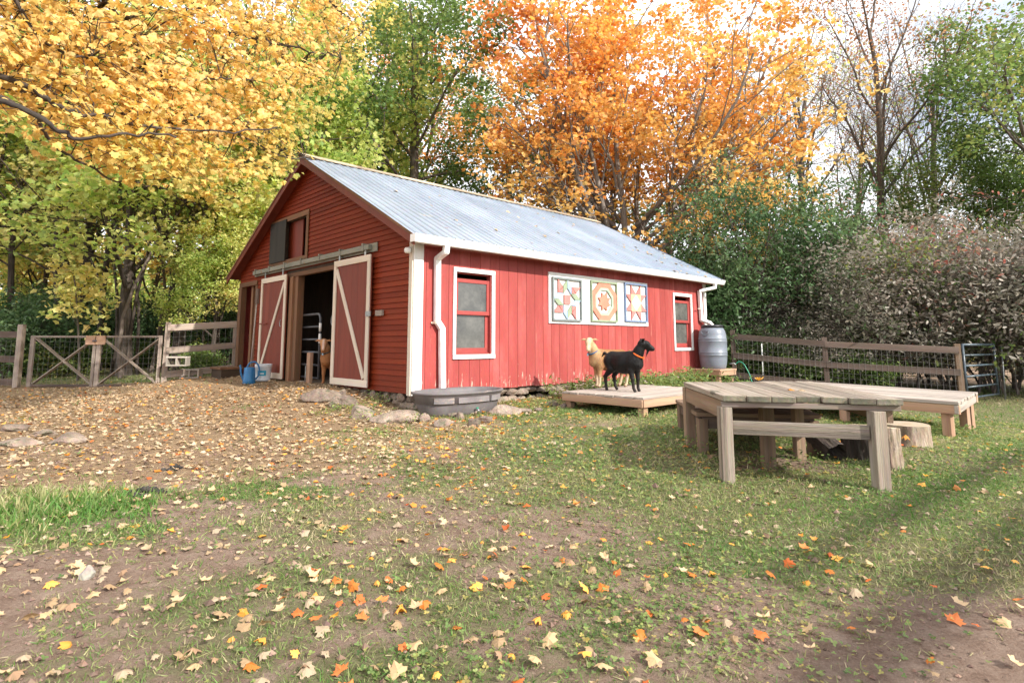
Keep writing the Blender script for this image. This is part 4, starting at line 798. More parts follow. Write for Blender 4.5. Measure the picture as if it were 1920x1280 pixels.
for k, (uv, r, lab) in enumerate([((270, 925), .09, 'dark crumbled dung pile beside the long grass patch'), ((327, 880), .045, 'small dark dung clump behind the larger dung pile')]):
    p = gp(*uv); mb = MB()
    for j in range(34 if k == 0 else 12):
        q = RNG.normal(0, r*.55, 2); P, Fc = rockmesh(200+j+k*50, *(RNG.uniform(.012, .026, 3)), 2, .3); mb.add(P+[q[0]*1.4, q[1], RNG.uniform(0, .03)*math.exp(-(q@q)/r**2)+H(p[0]+q[0], p[1]+q[1])-p[2]], Fc)
    tag(mb.build('dung_pile', M['dung'], None, loc=p), lab, 'dung')
# ------------------------------------------------------------------ goats: one continuous surface each (smooth union of tapered limbs, polygonised)
def surface_nets(Fv, org, h):
    nx, ny, nz = Fv.shape; ins = Fv < 0
    c = np.zeros((nx-1, ny-1, nz-1), int)
    for dx in (0, 1):
        for dy in (0, 1):
            for dz in (0, 1): c += ins[dx:nx-1+dx, dy:ny-1+dy, dz:nz-1+dz]
    act = (c > 0) & (c < 8); idx = -np.ones(act.shape, int); ii = np.argwhere(act); idx[act] = np.arange(len(ii))
    acc = np.zeros((len(ii), 3)); cnt = np.zeros(len(ii)); cor = [(a, b, d) for a in (0, 1) for b in (0, 1) for d in (0, 1)]
    for p in cor:
        for k in range(3):
            if p[k]: continue
            q = list(p); q[k] = 1; a = ii+p; b = ii+q
            fa = Fv[a[:, 0], a[:, 1], a[:, 2]]; fb = Fv[b[:, 0], b[:, 1], b[:, 2]]; m = (fa < 0) != (fb < 0); t = np.where(m, fa/(fa-fb+1e-12), 0)
            e = np.array(p, float)[None]+np.zeros((len(ii), 3)); e[:, k] += t; acc[m] += e[m]; cnt[m] += 1
    V = (ii+acc/cnt[:, None])*h+org; Fq = []
    for k in range(3):
        o = [1, 1, 1]; o[k] = 0; sl0 = [slice(o[j], (Fv.shape[j]-1)) for j in range(3)]; sl1 = list(sl0); sl1[k] = slice(1, Fv.shape[k])
        A = ins[tuple(sl0)]; Bm = ins[tuple(sl1)]; w = np.argwhere(A != Bm)+o; flip = A[A != Bm]
        u, v = (k+1) % 3, (k+2) % 3; du = np.eye(3, dtype=int)[u]; dv = np.eye(3, dtype=int)[v]
        q = [idx[tuple(x.T)] for x in (w, w-du, w-du-dv, w-dv)]; q = np.stack(q, 1); q[~flip] = q[~flip][:, ::-1]; Fq.append(q)
    return V, np.concatenate(Fq)
def cone_sdf(P, a, b, ra, rb, fl=None):
    a = np.array(a, np.float32); b = np.array(b, np.float32); ab = b-a; t = np.clip(((P-a)@ab)/(ab@ab+1e-9), 0, 1); d = P-a-t[..., None]*ab
    if fl is not None: n, s = fl; n = np.array(n, np.float32)/np.linalg.norm(n); d = d+(d@n)[..., None]*n*(s-1)
    return np.linalg.norm(d, axis=-1)-(ra+(rb-ra)*t)
def goat(name, loc, rz, headyaw, headpitch, colf, mat, label, beard=True, neck=(.33, .67), turn=0., legs_=None, parts_mat=None, collar=None, tail=True, scale=1.0, earup=0.):
    """local frame: +X nose, +Z up, about 0.6 m at the withers"""
    C = []  # (a, b, ra, rb, k, flat)
    def add(a, b, ra, rb, k=.03, fl=None): C.append((np.array(a, float), np.array(b, float), ra, rb, k, fl))
    add((.17, 0, .415), (.02, 0, .395), .122, .140, .05); add((.02, 0, .39), (-.20, 0, .42), .150, .120, .05)
    add((.15, 0, .475), (-.19, 0, .475), .060, .060, .05); add((.185, 0, .50), (.12, 0, .515), .045, .035, .05)
    add((.235, 0, .375), (.21, 0, .42), .085, .09, .04); add((-.25, 0, .445), (-.2, 0, .46), .075, .08, .04)
    nb = np.array([.215, 0, .465]); nd = rot('Z', turn)@np.array([neck[0]-.215, 0, neck[1]-.465]); nt_ = nb+nd
    add(nb, nb+nd*.5, .088, .066, .04); add(nb+nd*.5, nt_, .066, .056, .03); add(nb+[.02, 0, -.03], nb+nd*.6, .07, .055, .03)
    Rh = rot('Z', turn+headyaw)@rot('Y', headpitch)
    hd = lambda x, y, z: nt_+Rh@np.array([x, y, z])
    add(hd(-.005, 0, .01), hd(.06, 0, .015), .052, .047, .02); add(hd(.05, 0, .012), hd(.15, 0, -.022), .045, .029, .02); add(hd(.04, 0, -.018), hd(.14, 0, -.042), .036, .022, .02); add(hd(.14, 0, -.026), hd(.165, 0, -.032), .027, .022, .012)
    for s in (1, -1):
        add(hd(.062, s*.034, .028), hd(.05, s*.036, .03), .016, .014, .012)          # brow
        up = Rh@np.array([.3, 0, .95]); add(hd(-.005, s*.042, .032), hd(-.012, s*.085, .035+earup), .015, .019, .012, (up, 2.0)); add(hd(-.012, s*.085, .035+earup), hd(.0, s*.135, .030+earup*1.8), .019, .006, .01, (up, 2.0))
    if beard: add(hd(.09, 0, -.055), hd(.095, 0, -.15), .014, .005, .015); add(hd(.11, 0, -.05), hd(.10, 0, -.11), .012, .006, .012)
    lg = legs_ or [(.0, .0), (.0, .0), (.0, .0), (.0, .0)]
    for s, fx, hx in ((1, lg[0][0], lg[2][0]), (-1, lg[1][0], lg[3][0])):
        y = .068*s
        add((.185, y*.75, .40), (.175, y, .30), .07, .049, .03); add((.175, y, .30), (.19+fx*.4, y*1.02, .175), .043, .028, .02); add((.19+fx*.4, y*1.02, .175), (.188+fx*.8, y*1.02, .055),   .026, .020, .012); add((.188+fx*.8, y*1.02, .05), (.205+fx, y*1.04, .016), .019, .023, .01)
        add((-.205, y*.8, .41), (-.165, y*1.1, .305), .092, .056, .03); add((-.165, y*1.1, .305), (-.268+hx*.5, y*1.1, .195), .056, .029, .02); add((-.268+hx*.5, y*1.1, .195), (-.248+hx*.8, y*1.1, .055), .026, .020, .012); add((-.248+hx*.8, y*1.1, .05), (-.228+hx, y*1.12, .016), .019, .023, .01)
    if tail: add((-.305, 0, .50), (-.355, 0, .525), .022, .019, .02); add((-.355, 0, .525), (-.405, 0, .475), .02, .008, .012)
    pts = np.array([c[0] for c in C]+[c[1] for c in C]); lo = pts.min(0)-.17; hi = pts.max(0)+.17; lo[2] = -.03; hi[2] = pts[:, 2].max()+.08
    h = .0065; dims = np.ceil((hi-lo)/h).astype(int); ax = [lo[k]+np.arange(dims[k])*h for k in range(3)]
    Fv = np.full(tuple(dims), 1.0, np.float32)
    for a, b, ra, rb, k, fl in C:
        m0 = np.minimum(a, b)-max(ra, rb)-.07; m1 = np.maximum(a, b)+max(ra, rb)+.07
        sl_ = tuple(slice(max(0, int((m0[j]-lo[j])/h)), min(dims[j], int((m1[j]-lo[j])/h)+1)) for j in range(3))
        G = np.stack(np.meshgrid(ax[0][sl_[0]], ax[1][sl_[1]], ax[2][sl_[2]], indexing='ij'), -1).astype(np.float32)
        d = cone_sdf(G, a, b, ra, rb, fl); o = Fv[sl_]; hh = np.clip(.5+.5*(o-d)/k, 0, 1); Fv[sl_] = o*(1-hh)+d*hh-k*hh*(1-hh)
    V, Fq = surface_nets(Fv, lo, h)
    for _ in range(2):  # relax
        s_ = np.zeros_like(V); n_ = np.zeros(len(V))
        for i_, j_ in ((0, 1), (1, 2), (2, 3), (3, 0)):
            np.add.at(s_, Fq[:, i_], V[Fq[:, j_]]); np.add.at(n_, Fq[:, i_], 1)
        V = V*.5+.5*s_/n_[:, None]
    rt = empty(name, loc, rz, label, 'goat'); rt.scale = (scale,)*3
    me = tris_mesh('body', V, Fq, smooth=True); setattr_np(me, 'gc', 'FLOAT_VECTOR', V)
    hl = (V-nt_)@Rh   # head-local coordinates for the face markings
    col = colf(V, hl); ca = me.attributes.new('coat', 'FLOAT_COLOR', 'POINT'); ca.data.foreach_set('color', np.concatenate([col, np.ones((len(V), 1))], 1).astype(np.float32).ravel())
    link('body', me, mat, rt)
    for s in (1, -1):
        e = hd(.068, s*.043, .022); MB().lathe([(0, -.009), (.007, -.006), (.009, 0), (.007, .006), (0, .009)], e, 10).build('eye', eyem, rt)
    # short hair standing off the coat
    fn = np.cross(V[Fq[:, 1]]-V[Fq[:, 0]], V[Fq[:, 3]]-V[Fq[:, 0]]); fn /= np.linalg.norm(fn, axis=1, keepdims=True)+1e-12; fc = V[Fq].mean(1)
    if (fn*(fc-np.array([0, 0, .42]))).sum() < 0: fn = -fn
    r_ = np.random.default_rng(5); si = r_.choice(len(fc), 9000); si = si[(fc[si, 2] > .05)]; k_ = len(si); flow = np.array([-.9, 0, -.55])+r_.normal(0, .25, (k_, 3)); hdg = flow-fn[si]*((flow*fn[si]).sum(1, keepdims=True))+fn[si]*.35
    Vt_ = np.array([(-.07, 0, 0), (.07, 0, 0), (0, 1, 0)]); up_h = fn[si]; y_ = hdg/np.linalg.norm(hdg, axis=1, keepdims=True); x_ = np.cross(y_, up_h); x_ /= np.linalg.norm(x_, axis=1, keepdims=True)+1e-9
    ln = r_.uniform(.010, .024, k_)*np.where(fc[si, 2] < .25, .6, 1.0)*np.where(fc[si, 2] > .55, .6, 1.0)
    HV = (fc[si][:, None]+ln[:, None, None]*(Vt_[None, :, 0:1]*x_[:, None]+Vt_[None, :, 1:2]*y_[:, None])).reshape(-1, 3)
    mh = tris_mesh('hair', HV, np.arange(k_*3).reshape(-1, 3)); setattr_np(mh, 'gc', 'FLOAT_VECTOR', HV); ch = mh.attributes.new('coat', 'FLOAT_COLOR', 'POINT'); hc = np.repeat(col[Fq[si, 0]]*r_.uniform(.6, 1.35, (k_, 1)), 3, 0); ch.data.foreach_set('color', np.concatenate([np.clip(hc, 0, 1), np.ones((k_*3, 1))], 1).astype(np.float32).ravel()); link('hair', mh, mat, rt)
    if collar:
        n_ = nd/np.linalg.norm(nd); c = nb+nd*collar[1]; u = np.cross(n_, [0, 1, 0]); u /= np.linalg.norm(u); w = np.cross(n_, u); aa = np.linspace(0, 2*math.pi, 25); r_ = collar[2]
        c2_ = c+np.array([.012, 0, -.016]); MB().tube([c2_+(u*math.cos(t)+w*math.sin(t)*.92)*r_+n_*0 for t in aa], .008, 6, flat=1.8).build('collar', collar[0], rt)
        f_ = -u if (-u)[2] < u[2] else u; tg = c2_+f_*(r_+.014)
        MB().box(tg, (.014, .026, .03), rot('Z', turn)).build('collar_tag', collar[3], rt, .003)
    return rt
eyem = flat('goat_eye', (.02, .014, .008), .15)
def coatmat(name, rough, spec, bump=.5):
    m, nt, p, o = newmat(name); lk = nt.links.new
    a = N(nt, 'ShaderNodeAttribute'); a.attribute_name = 'coat'; g = N(nt, 'ShaderNodeAttribute'); g.attribute_name = 'gc'
    mp = N(nt, 'ShaderNodeMapping'); mp.inputs['Scale'].default_value = (1, 1, .35); lk(g.outputs['Vector'], mp.inputs[0])
    n = N(nt, 'ShaderNodeTexNoise', Scale=90.0, Detail=4.0); lk(mp.outputs[0], n.inputs[0]); c = mixc(nt, .5, a.outputs['Color'], n.outputs[1], 'SOFT_LIGHT'); lk(c, p.inputs['Base Color'])
    b = N(nt, 'ShaderNodeBump', Strength=bump, Distance=.006); lk(n.outputs[0], b.inputs['Height']); lk(b.outputs[0], p.inputs['Normal']); p.inputs['Roughness'].default_value = rough; p.inputs['Specular IOR Level'].default_value = spec
    p.inputs['Sheen Weight'].default_value = .0; return m
def S_(x, a, b): return sm((x-a)/(b-a))
def mixv(a, b, t): return a*(1-t)[:, None]+np.array(b)*t[:, None]
def black(V, hl):
    n = len(V); c = np.tile(np.array([.0055, .0045, .0045]), (n, 1)); return mixv(c, (.03, .02, .015), S_(V[:, 2], .30, .0)*.5)
def tan(V, hl):
    c = np.tile(np.array([.30, .145, .055]), (len(V), 1)); nz_ = wav(V[:, 0]*14, V[:, 2]*14+V[:, 1]*9, 1.0)
    c = mixv(c, (.22, .10, .04), np.clip(S_(V[:, 2], .44, .32)*S_(V[:, 2], .2, .3)*.8+nz_*.15, 0, 1))
    c = mixv(c, (.46, .28, .14), S_(V[:, 0], .12, .26)); c = mixv(c, (.55, .48, .38), S_(V[:, 0], .01, -.02)*S_(V[:, 0], -.13, -.09)*S_(V[:, 2]+nz_*.03, .52, .40))
    c = mixv(c, (.50, .38, .26), S_(V[:, 2], .20, .12)); hf = (hl[:, 0] > -.02)&(hl[:, 2] > -.2)&(V[:, 2] > .5)
    c[hf] = mixv(c[hf], (.66, .50, .33), S_(np.abs(hl[hf, 1]), .05, .01)*.8+.1); c = mixv(c, (.25, .15, .09), S_(V[:, 2], .03, .01)); return c
def brown(V, hl):
    c = np.tile(np.array([.30, .125, .045]), (len(V), 1)); c = mixv(c, (.42, .21, .10), S_(V[:, 2], .52, .62)); hf = (hl[:, 0] > .0)&(V[:, 2] > .5)
    c[hf] = mixv(c[hf], (.62, .45, .36), S_(np.abs(hl[hf, 1]), .022, .008)*S_(hl[hf, 2], -.02, .01)); c = mixv(c, (.10, .06, .04), S_(V[:, 2], .03, .01)); return c
DZ = .386
orange_ = flat('orange_collar', (.75, .14, .02)); bluec = flat('blue_collar', (.02, .10, .22)); blkc = flat('dark_collar', (.05, .045, .04)); tagb = flat('pale_blue_tag', (.35, .5, .6)); red_ = flat('red_tag', (.7, .12, .05))
pb = gz(1170, 732.5, DZ); pt = gz(1152, 726, DZ)
goat('goat', (pb[0], pb[1], DZ), R(-50), R(32), R(14), black, coatmat('black_goat_coat', .5, .25), 'black goat looking right at the front of the cedar deck', beard=True, neck=(.315, .655), turn=R(14), collar=(orange_, .30, .084, orange_), scale=.97, earup=.028, legs_=[(.0, 0), (.04, 0), (.03, 0), (-.03, 0)])
goat('goat', (pt[0]-.06, pt[1]+.12, DZ), R(197), R(42), R(34), tan, coatmat('tan_goat_coat', .75, .25), 'cream and tan goat with a long beard standing behind the black goat', beard=True, neck=(.325, .67), turn=R(12), collar=(bluec, .34, .082, tagb), scale=1.0, legs_=[(.0, 0), (-.03, 0), (0, 0), (.03, 0)])
pg = bw(-.0, 2.46, 0); goat('goat', (pg[0]+.08, pg[1]+.12, H(pg[0], pg[1])+.005), R(-102), R(44), R(38), brown, coatmat('brown_goat_coat', .7, .25), 'reddish brown goat peering out of the doorway beside the right door', beard=False, neck=(.30, .665), turn=R(-18), collar=(blkc, .34, .082, tagb), scale=1.0)
# ------------------------------------------------------------------ foliage
class Tubes:
    def __init__(s): s.g = {}
    def add(s, pts, rad, n=4): s.g.setdefault((len(pts), n), []).append((pts, rad))
    def arrays(s):
        Vs, Fs, Gs, off = [], [], [], 0
        for (m, n), L_ in s.g.items():
            P = np.array([q[0] for q in L_], float); Rr = np.array([q[1] for q in L_], float); k = len(L_)
            T = np.gradient(P, axis=1); T /= np.linalg.norm(T, axis=2, keepdims=True)+1e-9
            ref = np.where(np.abs(T[:, :1, 2:3]) < .8, [[[0, 0, 1.]]], [[[1., 0, 0]]])*np.ones_like(T)
            U = np.cross(T, ref); U /= np.linalg.norm(U, axis=2, keepdims=True)+1e-9; Wv = np.cross(T, U)
            a = np.arange(n)*2*math.pi/n; V = P[:, :, None]+Rr[:, :, None, None]*(np.cos(a)[:, None]*U[:, :, None]+np.sin(a)[:, None]*Wv[:, :, None])
            d = np.concatenate([np.zeros((k, 1)), np.cumsum(np.linalg.norm(np.diff(P, axis=1), axis=2), 1)], 1)
            G = np.stack([np.broadcast_to(d[:, :, None], (k, m, n)), np.cos(a)*Rr[:, :, None], np.sin(a)*Rr[:, :, None]], -1)+RNG.uniform(0, 50, (k, 1, 1, 3))
            i = np.arange(k*m*n).reshape(k, m, n); j = np.roll(i, -1, 2); F = np.stack([i[:, :-1], j[:, :-1], j[:, 1:], i[:, 1:]], -1).reshape(-1, 4)+off
            Vs.append(V.reshape(-1, 3)); Gs.append(G.reshape(-1, 3)); Fs.append(F); off += k*m*n
        return np.concatenate(Vs), np.concatenate(Fs), np.concatenate(Gs)
    def build(s, name, mat, parent):
        V, F, G = s.arrays(); me = tris_mesh(name, V, F, smooth=True, var=np.full(len(V), .5)); setattr_np(me, 'gc', 'FLOAT_VECTOR', G); return link(name, me, mat, parent)
def nrmz(v): return v/(np.linalg.norm(v)+1e-9)
def grow(T, tips, rng, p, d, Lg, r, lev, S_):
    n = S_['n'][lev]; pts = [p.copy()]; d = nrmz(d)
    for i in range(n):
        d = nrmz(d+rng.normal(0, S_['wob'][lev], 3)+np.array([0, 0, S_['trop'][lev]])); pts.append(pts[-1]+d*Lg/n)
    pts = np.array(pts); last = lev == len(S_['kids']); rt = r*(.25 if last else S_.get('taper', .45)); rad = np.linspace(r, rt, n+1)
    if lev == 0: rad[0] *= 1.35; 
    T.add(pts, rad, S_['sides'][lev])
    if last: tips.append(pts); return
    k = S_['kids'][lev]
    for j in range(k):
        t = S_['t0'][lev]+(1-S_['t0'][lev])*(j+rng.uniform(0, 1))/k; f = t*n; i = min(int(f), n-1); q = pts[i]*(1-(f-i))+pts[i+1]*(f-i); ax = nrmz(pts[min(i+1, n)]-pts[i])
        az = j*2.4+rng.uniform(-.6, .6); u = nrmz(np.cross(ax, [0.3, .2, 1.0] if abs(ax[2]) < .9 else [1, 0, 0])); w = np.cross(ax, u)
        an = S_['ang'][lev]*rng.uniform(.7, 1.25)*(1.15-.4*t); cd_ = ax*math.cos(an)+(u*math.cos(az)+w*math.sin(az))*math.sin(an)
        grow(T, tips, rng, q, cd_, Lg*S_['ratio'][lev]*rng.uniform(.75, 1.2)*(1.15-.45*t), max(.004, r*(1-.55*t)*S_.get('rr', .5)), lev+1, S_)
MAPLE = np.array([(0, 0), (.13, -.03), (.33, -.13), (.34, .08), (.44, .14), (.53, .33), (.38, .34), (.30, .40), (.33, .60), (.19, .58), (.12, .70), (0, .84), (-.12, .70), (-.19, .58), (-.33, .60), (-.30, .40), (-.38, .34), (-.53, .33), (-.44, .14), (-.34, .08), (-.33, -.13), (-.13, -.03)])
def leaftmpl(kind):
    if kind == 'maple':
        c = np.array([0, .22]); o = MAPLE; V = np.concatenate([[c], o]); n = len(o)
        z = -.35*np.abs(V[:, 0])**1.5+.06*np.sin(V[:, 1]*7); V = np.column_stack([V, z]); F = [(0, 1+i, 1+(i+1) % n) for i in range(n)]
    elif kind == 'star':
        o = np.array([(0, -.02), (.36, -.1), (.52, .30), (.22, .5), (0, .86), (-.22, .5), (-.52, .30), (-.36, -.1)]); o[[2, 6], 1] += .02
        V = np.concatenate([[(0, .25)], [(0, 0), (.32, -.12), (.34, .10), (.50, .36), (.27, .50), (0, .82), (-.27, .50), (-.50, .36), (-.34, .10), (-.32, -.12)]]); V = np.column_stack([V, -.3*np.abs(V[:, 0])]); n = 10; F = [(0, 1+i, 1+(i+1) % n) for i in range(n)]
    elif kind == 'kite':
        V = np.array([(0, 0, 0), (.36, .38, -.12), (0, .9, -.06), (-.36, .38, -.12), (0, .35, .04)]); F = [(0, 1, 4), (1, 2, 4), (2, 3, 4), (3, 0, 4)]; V = V[[0, 1, 2, 3]]; F = [(0, 1, 2), (0, 2, 3)]
    elif kind == 'oval':
        V = np.array([(0, 0, 0), (.2, .3, -.06), (.16, .7, -.06), (0, 1, -.1), (-.16, .7, -.06), (-.2, .3, -.06)]); F = [(0, 1, 5), (1, 2, 4), (1, 4, 5), (2, 3, 4)]
    elif kind == 'blade':
        V = np.array([(-.07, 0, 0), (.07, 0, 0), (.045, .5, .05), (0, 1, .2)]); F = [(0, 1, 2), (0, 2, 3)]
    elif kind == 'clover':
        V = []; F = []
        for a in (0, 2.1, 4.2):
            R_ = np.array([[math.cos(a), -math.sin(a)], [math.sin(a), math.cos(a)]]); q = np.array([(0, 0), (.34, .30), (.2, .72), (-.2, .72), (-.34, .30)])@R_.T; b = len(V); V += [(x, y, .18*math.hypot(x, y)) for x, y in q]; F += [(b, b+1, b+2), (b, b+2, b+3), (b, b+3, b+4)]
        V = np.array(V)
    return np.array(V, float), np.array(F)
def scatter_mesh(name, kind, pos, size, up, heading, hue, rng, roll=None, zs=1.0, curl=0):
    """leaf-shaped faces: up = face normal, heading = direction of the tip"""
    Vt, Ft = leaftmpl(kind); n = len(pos)
    up = up/(np.linalg.norm(up, axis=1, keepdims=True)+1e-9); y = heading-up*(heading*up).sum(1, keepdims=True); y /= np.linalg.norm(y, axis=1, keepdims=True)+1e-9; x = np.cross(y, up)
    k = len(Vt); z = Vt[:, 2][None]*np.ones((n, 1))
    if curl: z = z + rng.uniform(-curl, curl, (n, 1))*np.hypot(Vt[:, 0], Vt[:, 1]-.3)[None]**1.5*2
    V = pos[:, None]+size[:, None, None]*(Vt[None, :, 0:1]*x[:, None]+Vt[None, :, 1:2]*y[:, None]+z[..., None]*up[:, None]*zs)
    F = (Ft[None]+np.arange(n)[:, None, None]*k).reshape(-1, 3)
    return tris_mesh(name, V.reshape(-1, 3), F, var=np.repeat(rng.uniform(0, 1, n), k), hue=np.repeat(np.clip(hue, 0, 1), k))
def leaves_on(tips, rng, per, spread, size, kind, droop=.3, huef=None, flat_=.55, upb=1.0):
    P = np.array([t[-1] for t in tips]); Q = np.array([t[len(t)//2] for t in tips]); n = len(P)*per
    i = np.repeat(np.arange(len(P)), per); t = rng.uniform(-.2, 1.15, n)[:, None]; pos = Q[i]*(1-t)+P[i]*t+rng.normal(0, spread, (n, 3))*[1, 1, flat_]
    up = rng.normal(0, .75, (n, 3))+[0, 0, upb]; hd = rng.normal(0, 1, (n, 3))+[0, 0, -droop*2]
    hue = rng.uniform(0, 1, n)*.5+.25 if huef is None else huef(pos, rng)
    return pos, size*rng.uniform(.65, 1.25, n), up, hd, hue
def vnoise(p, s, ph=0):
    q = p*s+ph; return .5+.25*(np.sin(q[:, 0]*1.3+np.sin(q[:, 1]*1.7+1)*1.4+q[:, 2])+np.sin(q[:, 1]*1.1+np.sin(q[:, 2]*2.1)*1.3-q[:, 0]*.7+2))
LM = {
 'gold': leafmat('gold_maple_leaf', [(.34, .38, .10), (.58, .50, .15), (.79, .57, .17), (.85, .64, .28), (.82, .50, .16)], .5),
 'goldgreen': leafmat('yellow_green_leaf', [(.17, .30, .075), (.37, .50, .14), (.56, .62, .20), (.76, .68, .28), (.84, .63, .25)], .55),
 'orange': leafmat('orange_maple_leaf', [(.58, .20, .08), (.73, .34, .12), (.80, .45, .15), (.83, .55, .19), (.78, .60, .26)], .5),
 'green': leafmat('mid_green_leaf', [(.06, .11, .035), (.11, .185, .055), (.18, .27, .085), (.31, .37, .12), (.50, .40, .13)], .45),
 'dgreen': leafmat('dark_glossy_leaf', [(.045, .09, .035), (.08, .15, .06), (.13, .21, .09), (.20, .28, .13), (.32, .36, .18)], .35, .38),
 'olive': leafmat('dusty_olive_leaf', [(.07, .11, .045), (.17, .16, .12), (.31, .275, .23), (.46, .42, .36), (.38, .22, .18)], .35),
 'rust': leafmat('rusty_sparse_leaf', [(.30, .12, .06), (.42, .2, .10), (.5, .3, .16), (.4, .16, .08), (.5, .35, .2)], .4),
 'red': leafmat('red_shrub_leaf', [(.30, .11, .10), (.42, .13, .11), (.46, .23, .18), (.25, .22, .13), (.45, .17, .11)], .4),
 'litter': leafmat('fallen_leaf', [(.17, .10, .06), (.31, .19, .11), (.44, .30, .16), (.50, .36, .22), (.46, .37, .27)], .12, .65),
 'grass': leafmat('grass_blade', [(.50, .42, .26), (.38, .36, .17), (.24, .29, .10), (.15, .25, .06), (.09, .21, .04)], .35, .5),
}
SP = {  # growth habits
 'maple': dict(n=[6, 5, 4, 3], wob=[.05, .10, .16, .2], trop=[.03, .10, .03, -.03], kids=[9, 7, 6], t0=[.36, .25, .2], ang=[.75, .75, .8], ratio=[.62, .5, .5], sides=[9, 6, 4, 3], rr=.5),
 'tall': dict(n=[8, 5, 4, 3], wob=[.035, .10, .16, .2], trop=[.02, .06, .03, -.05], kids=[15, 7, 5], t0=[.22, .25, .2], ang=[.95, .75, .8], ratio=[.34, .5, .5], sides=[9, 5, 4, 3], rr=.38),
 'multi': dict(n=[3, 9, 5, 4, 3], wob=[.04, .055, .10, .15, .2], trop=[0, .05, .05, .0, -.03], kids=[9, 9, 6, 4], t0=[.25, .28, .25, .2], ang=[.5, .62, .7, .8], ratio=[4.6, .36, .5, .55], sides=[10, 7, 5, 4, 3], rr=.5, taper=.3),
 'bare': dict(n=[9, 7, 6, 4, 3], wob=[.06, .12, .14, .15, .2], trop=[.02, .09, .06, .03, 0], kids=[11, 9, 6, 4], t0=[.35, .2, .2, .2], ang=[.65, .65, .65, .7], ratio=[.45, .52, .5, .5], sides=[9, 5, 4, 3, 3], rr=.45, taper=.3),
 'shrub': dict(n=[4, 4, 4, 3], wob=[.12, .15, .2, .2], trop=[.05, .06, .02, -.02], kids=[7, 5, 5], t0=[.1, .15, .15], ang=[.5, .6, .8], ratio=[.85, .6, .55], sides=[5, 4, 3, 3], rr=.6),
 'sapling': dict(n=[8, 4, 3], wob=[.09, .14, .2], trop=[.02, .04, 0], kids=[10, 4], t0=[.4, .2], ang=[.9, .8], ratio=[.25, .5], sides=[5, 3, 3], rr=.4),
}
EXTRA = []
def make_plant(name, kind, seed, h, r, leaf, per, spread, size, lk='kite', bark='bark', stems=1, lean=(0, 0), huef=None, droop=.3, spreadout=.35, label=None, cat='tree', group=None, pos=(0, 0), crown='crown', keep=1.0, upb=1.0):
    rng = np.random.default_rng(seed); T = Tubes(); tips = []
    for s in range(stems):
        a = rng.uniform(0, 6.28); p0 = np.array([math.cos(a), math.sin(a), 0])*(.0 if stems == 1 else spreadout*rng.uniform(.2, 1)); d = np.array([lean[0], lean[1], 1.0])
        if stems > 1: d = d+np.array([math.cos(a), math.sin(a), 0])*rng.uniform(.1, .55)
        if kind == 'multi': grow(T, tips, rng, p0-[0, 0, .2], d, h*.17, r, 0, SP[kind])
        else: grow(T, tips, rng, p0-[0, 0, .15], d, h*(.72 if kind in ('maple',) else .85 if kind in ('tall', 'bare', 'sapling') else .42)*(rng.uniform(.6, 1.3) if stems > 1 else rng.uniform(.85, 1.1)), r, 0, SP[kind])
    for (ep, ed, eL, er, elv, ek) in EXTRA: grow(T, tips, rng, np.array(ep, float), np.array(ed, float), eL, er, elv, SP[ek])
    EXTRA.clear()
    rt = empty(name, (pos[0], pos[1], H(*pos)), 0, label, cat, group)
    T.build('trunk' if stems == 1 else 'stems', M[bark], rt)
    if keep < 1: tips = [t for t in tips if rng.random() < keep]
    if per > 0:
        q = leaves_on(tips, rng, per, spread, size, lk, droop, huef, upb=upb); link(crown, scatter_mesh(crown, lk, *q, rng), LM[leaf], rt)
    return rt
def dup(rt, pos, rz, sc, label, group=None):
    o = rt.copy(); COL.objects.link(o); o.location = (pos[0], pos[1], H(*pos)); o.rotation_euler = (0, 0, rz); o.scale = (sc[0], sc[0], sc[1]) if isinstance(sc, tuple) else (sc,)*3; o['label'] = label
    if group: o['group'] = group
    for c in list(rt.children):
        q = c.copy(); COL.objects.link(q); q.parent = o
    return o
def X_(u, Y): return at(u, 640, Y)[0]
def xy(u, Y): return (X_(u, Y), Y)

# big orange maple behind the barn, many stems from the ground
for k_ in range(12):
    a_ = RNG.uniform(-1.2, .55); zz_ = RNG.uniform(1.2, 4.6); EXTRA.append(((.35*math.cos(a_), .35*math.sin(a_), zz_), (math.cos(a_), math.sin(a_)*.9-.1, RNG.uniform(.28, .75)), RNG.uniform(4.2, 6.6), .07, 1, 'maple'))
for k_ in range(5):
    a_ = RNG.uniform(2.6, 4.0); zz_ = RNG.uniform(3, 6.0); EXTRA.append(((.35*math.cos(a_), .35*math.sin(a_), zz_), (math.cos(a_), math.sin(a_), RNG.uniform(.4, .9)), RNG.uniform(4.5, 6), .07, 1, 'maple'))
def h_or(p, r):  # redder high and left, golden low and right
    return np.clip(.55-.04*(p[:, 2]-7.5)+.03*(p[:, 0]-.5)+.5*(vnoise(p, .9)-.5)+r.normal(0, .14, len(p)), 0, 1)
make_plant('maple_tree', 'multi', 11, 14.5, .42, 'orange', 21, .20, .155, lk='star', keep=.70, bark='barkgrey', huef=h_or, label='broad orange maple with many upright stems rising behind the barn roof', pos=xy(1175, 19.5), group=None)
# green tree left of it
def h_gr(p, r): return np.clip(.30+.045*(p[:, 2]-9)*(p[:, 2] > 9)+.35*(vnoise(p, .8)-.5)+r.normal(0, .12, len(p)), 0, 1)
gtree = make_plant('broadleaf_tree', 'tall', 21, 15.5, .24, 'green', 36, .30, .16, huef=h_gr, bark='bark', label='tall dark green tree standing behind the barn ridge', pos=xy(795, 21), group='green trees behind the barn')
make_plant('maple_tree', 'maple', 31, 18, .28, 'orange', 16, .35, .2, huef=lambda p, r: np.clip(.32+.3*(vnoise(p, .8)-.5)+r.normal(0, .15, len(p)), 0, 1), label='rusty orange tree top showing above and behind the tall green tree', pos=xy(740, 29))
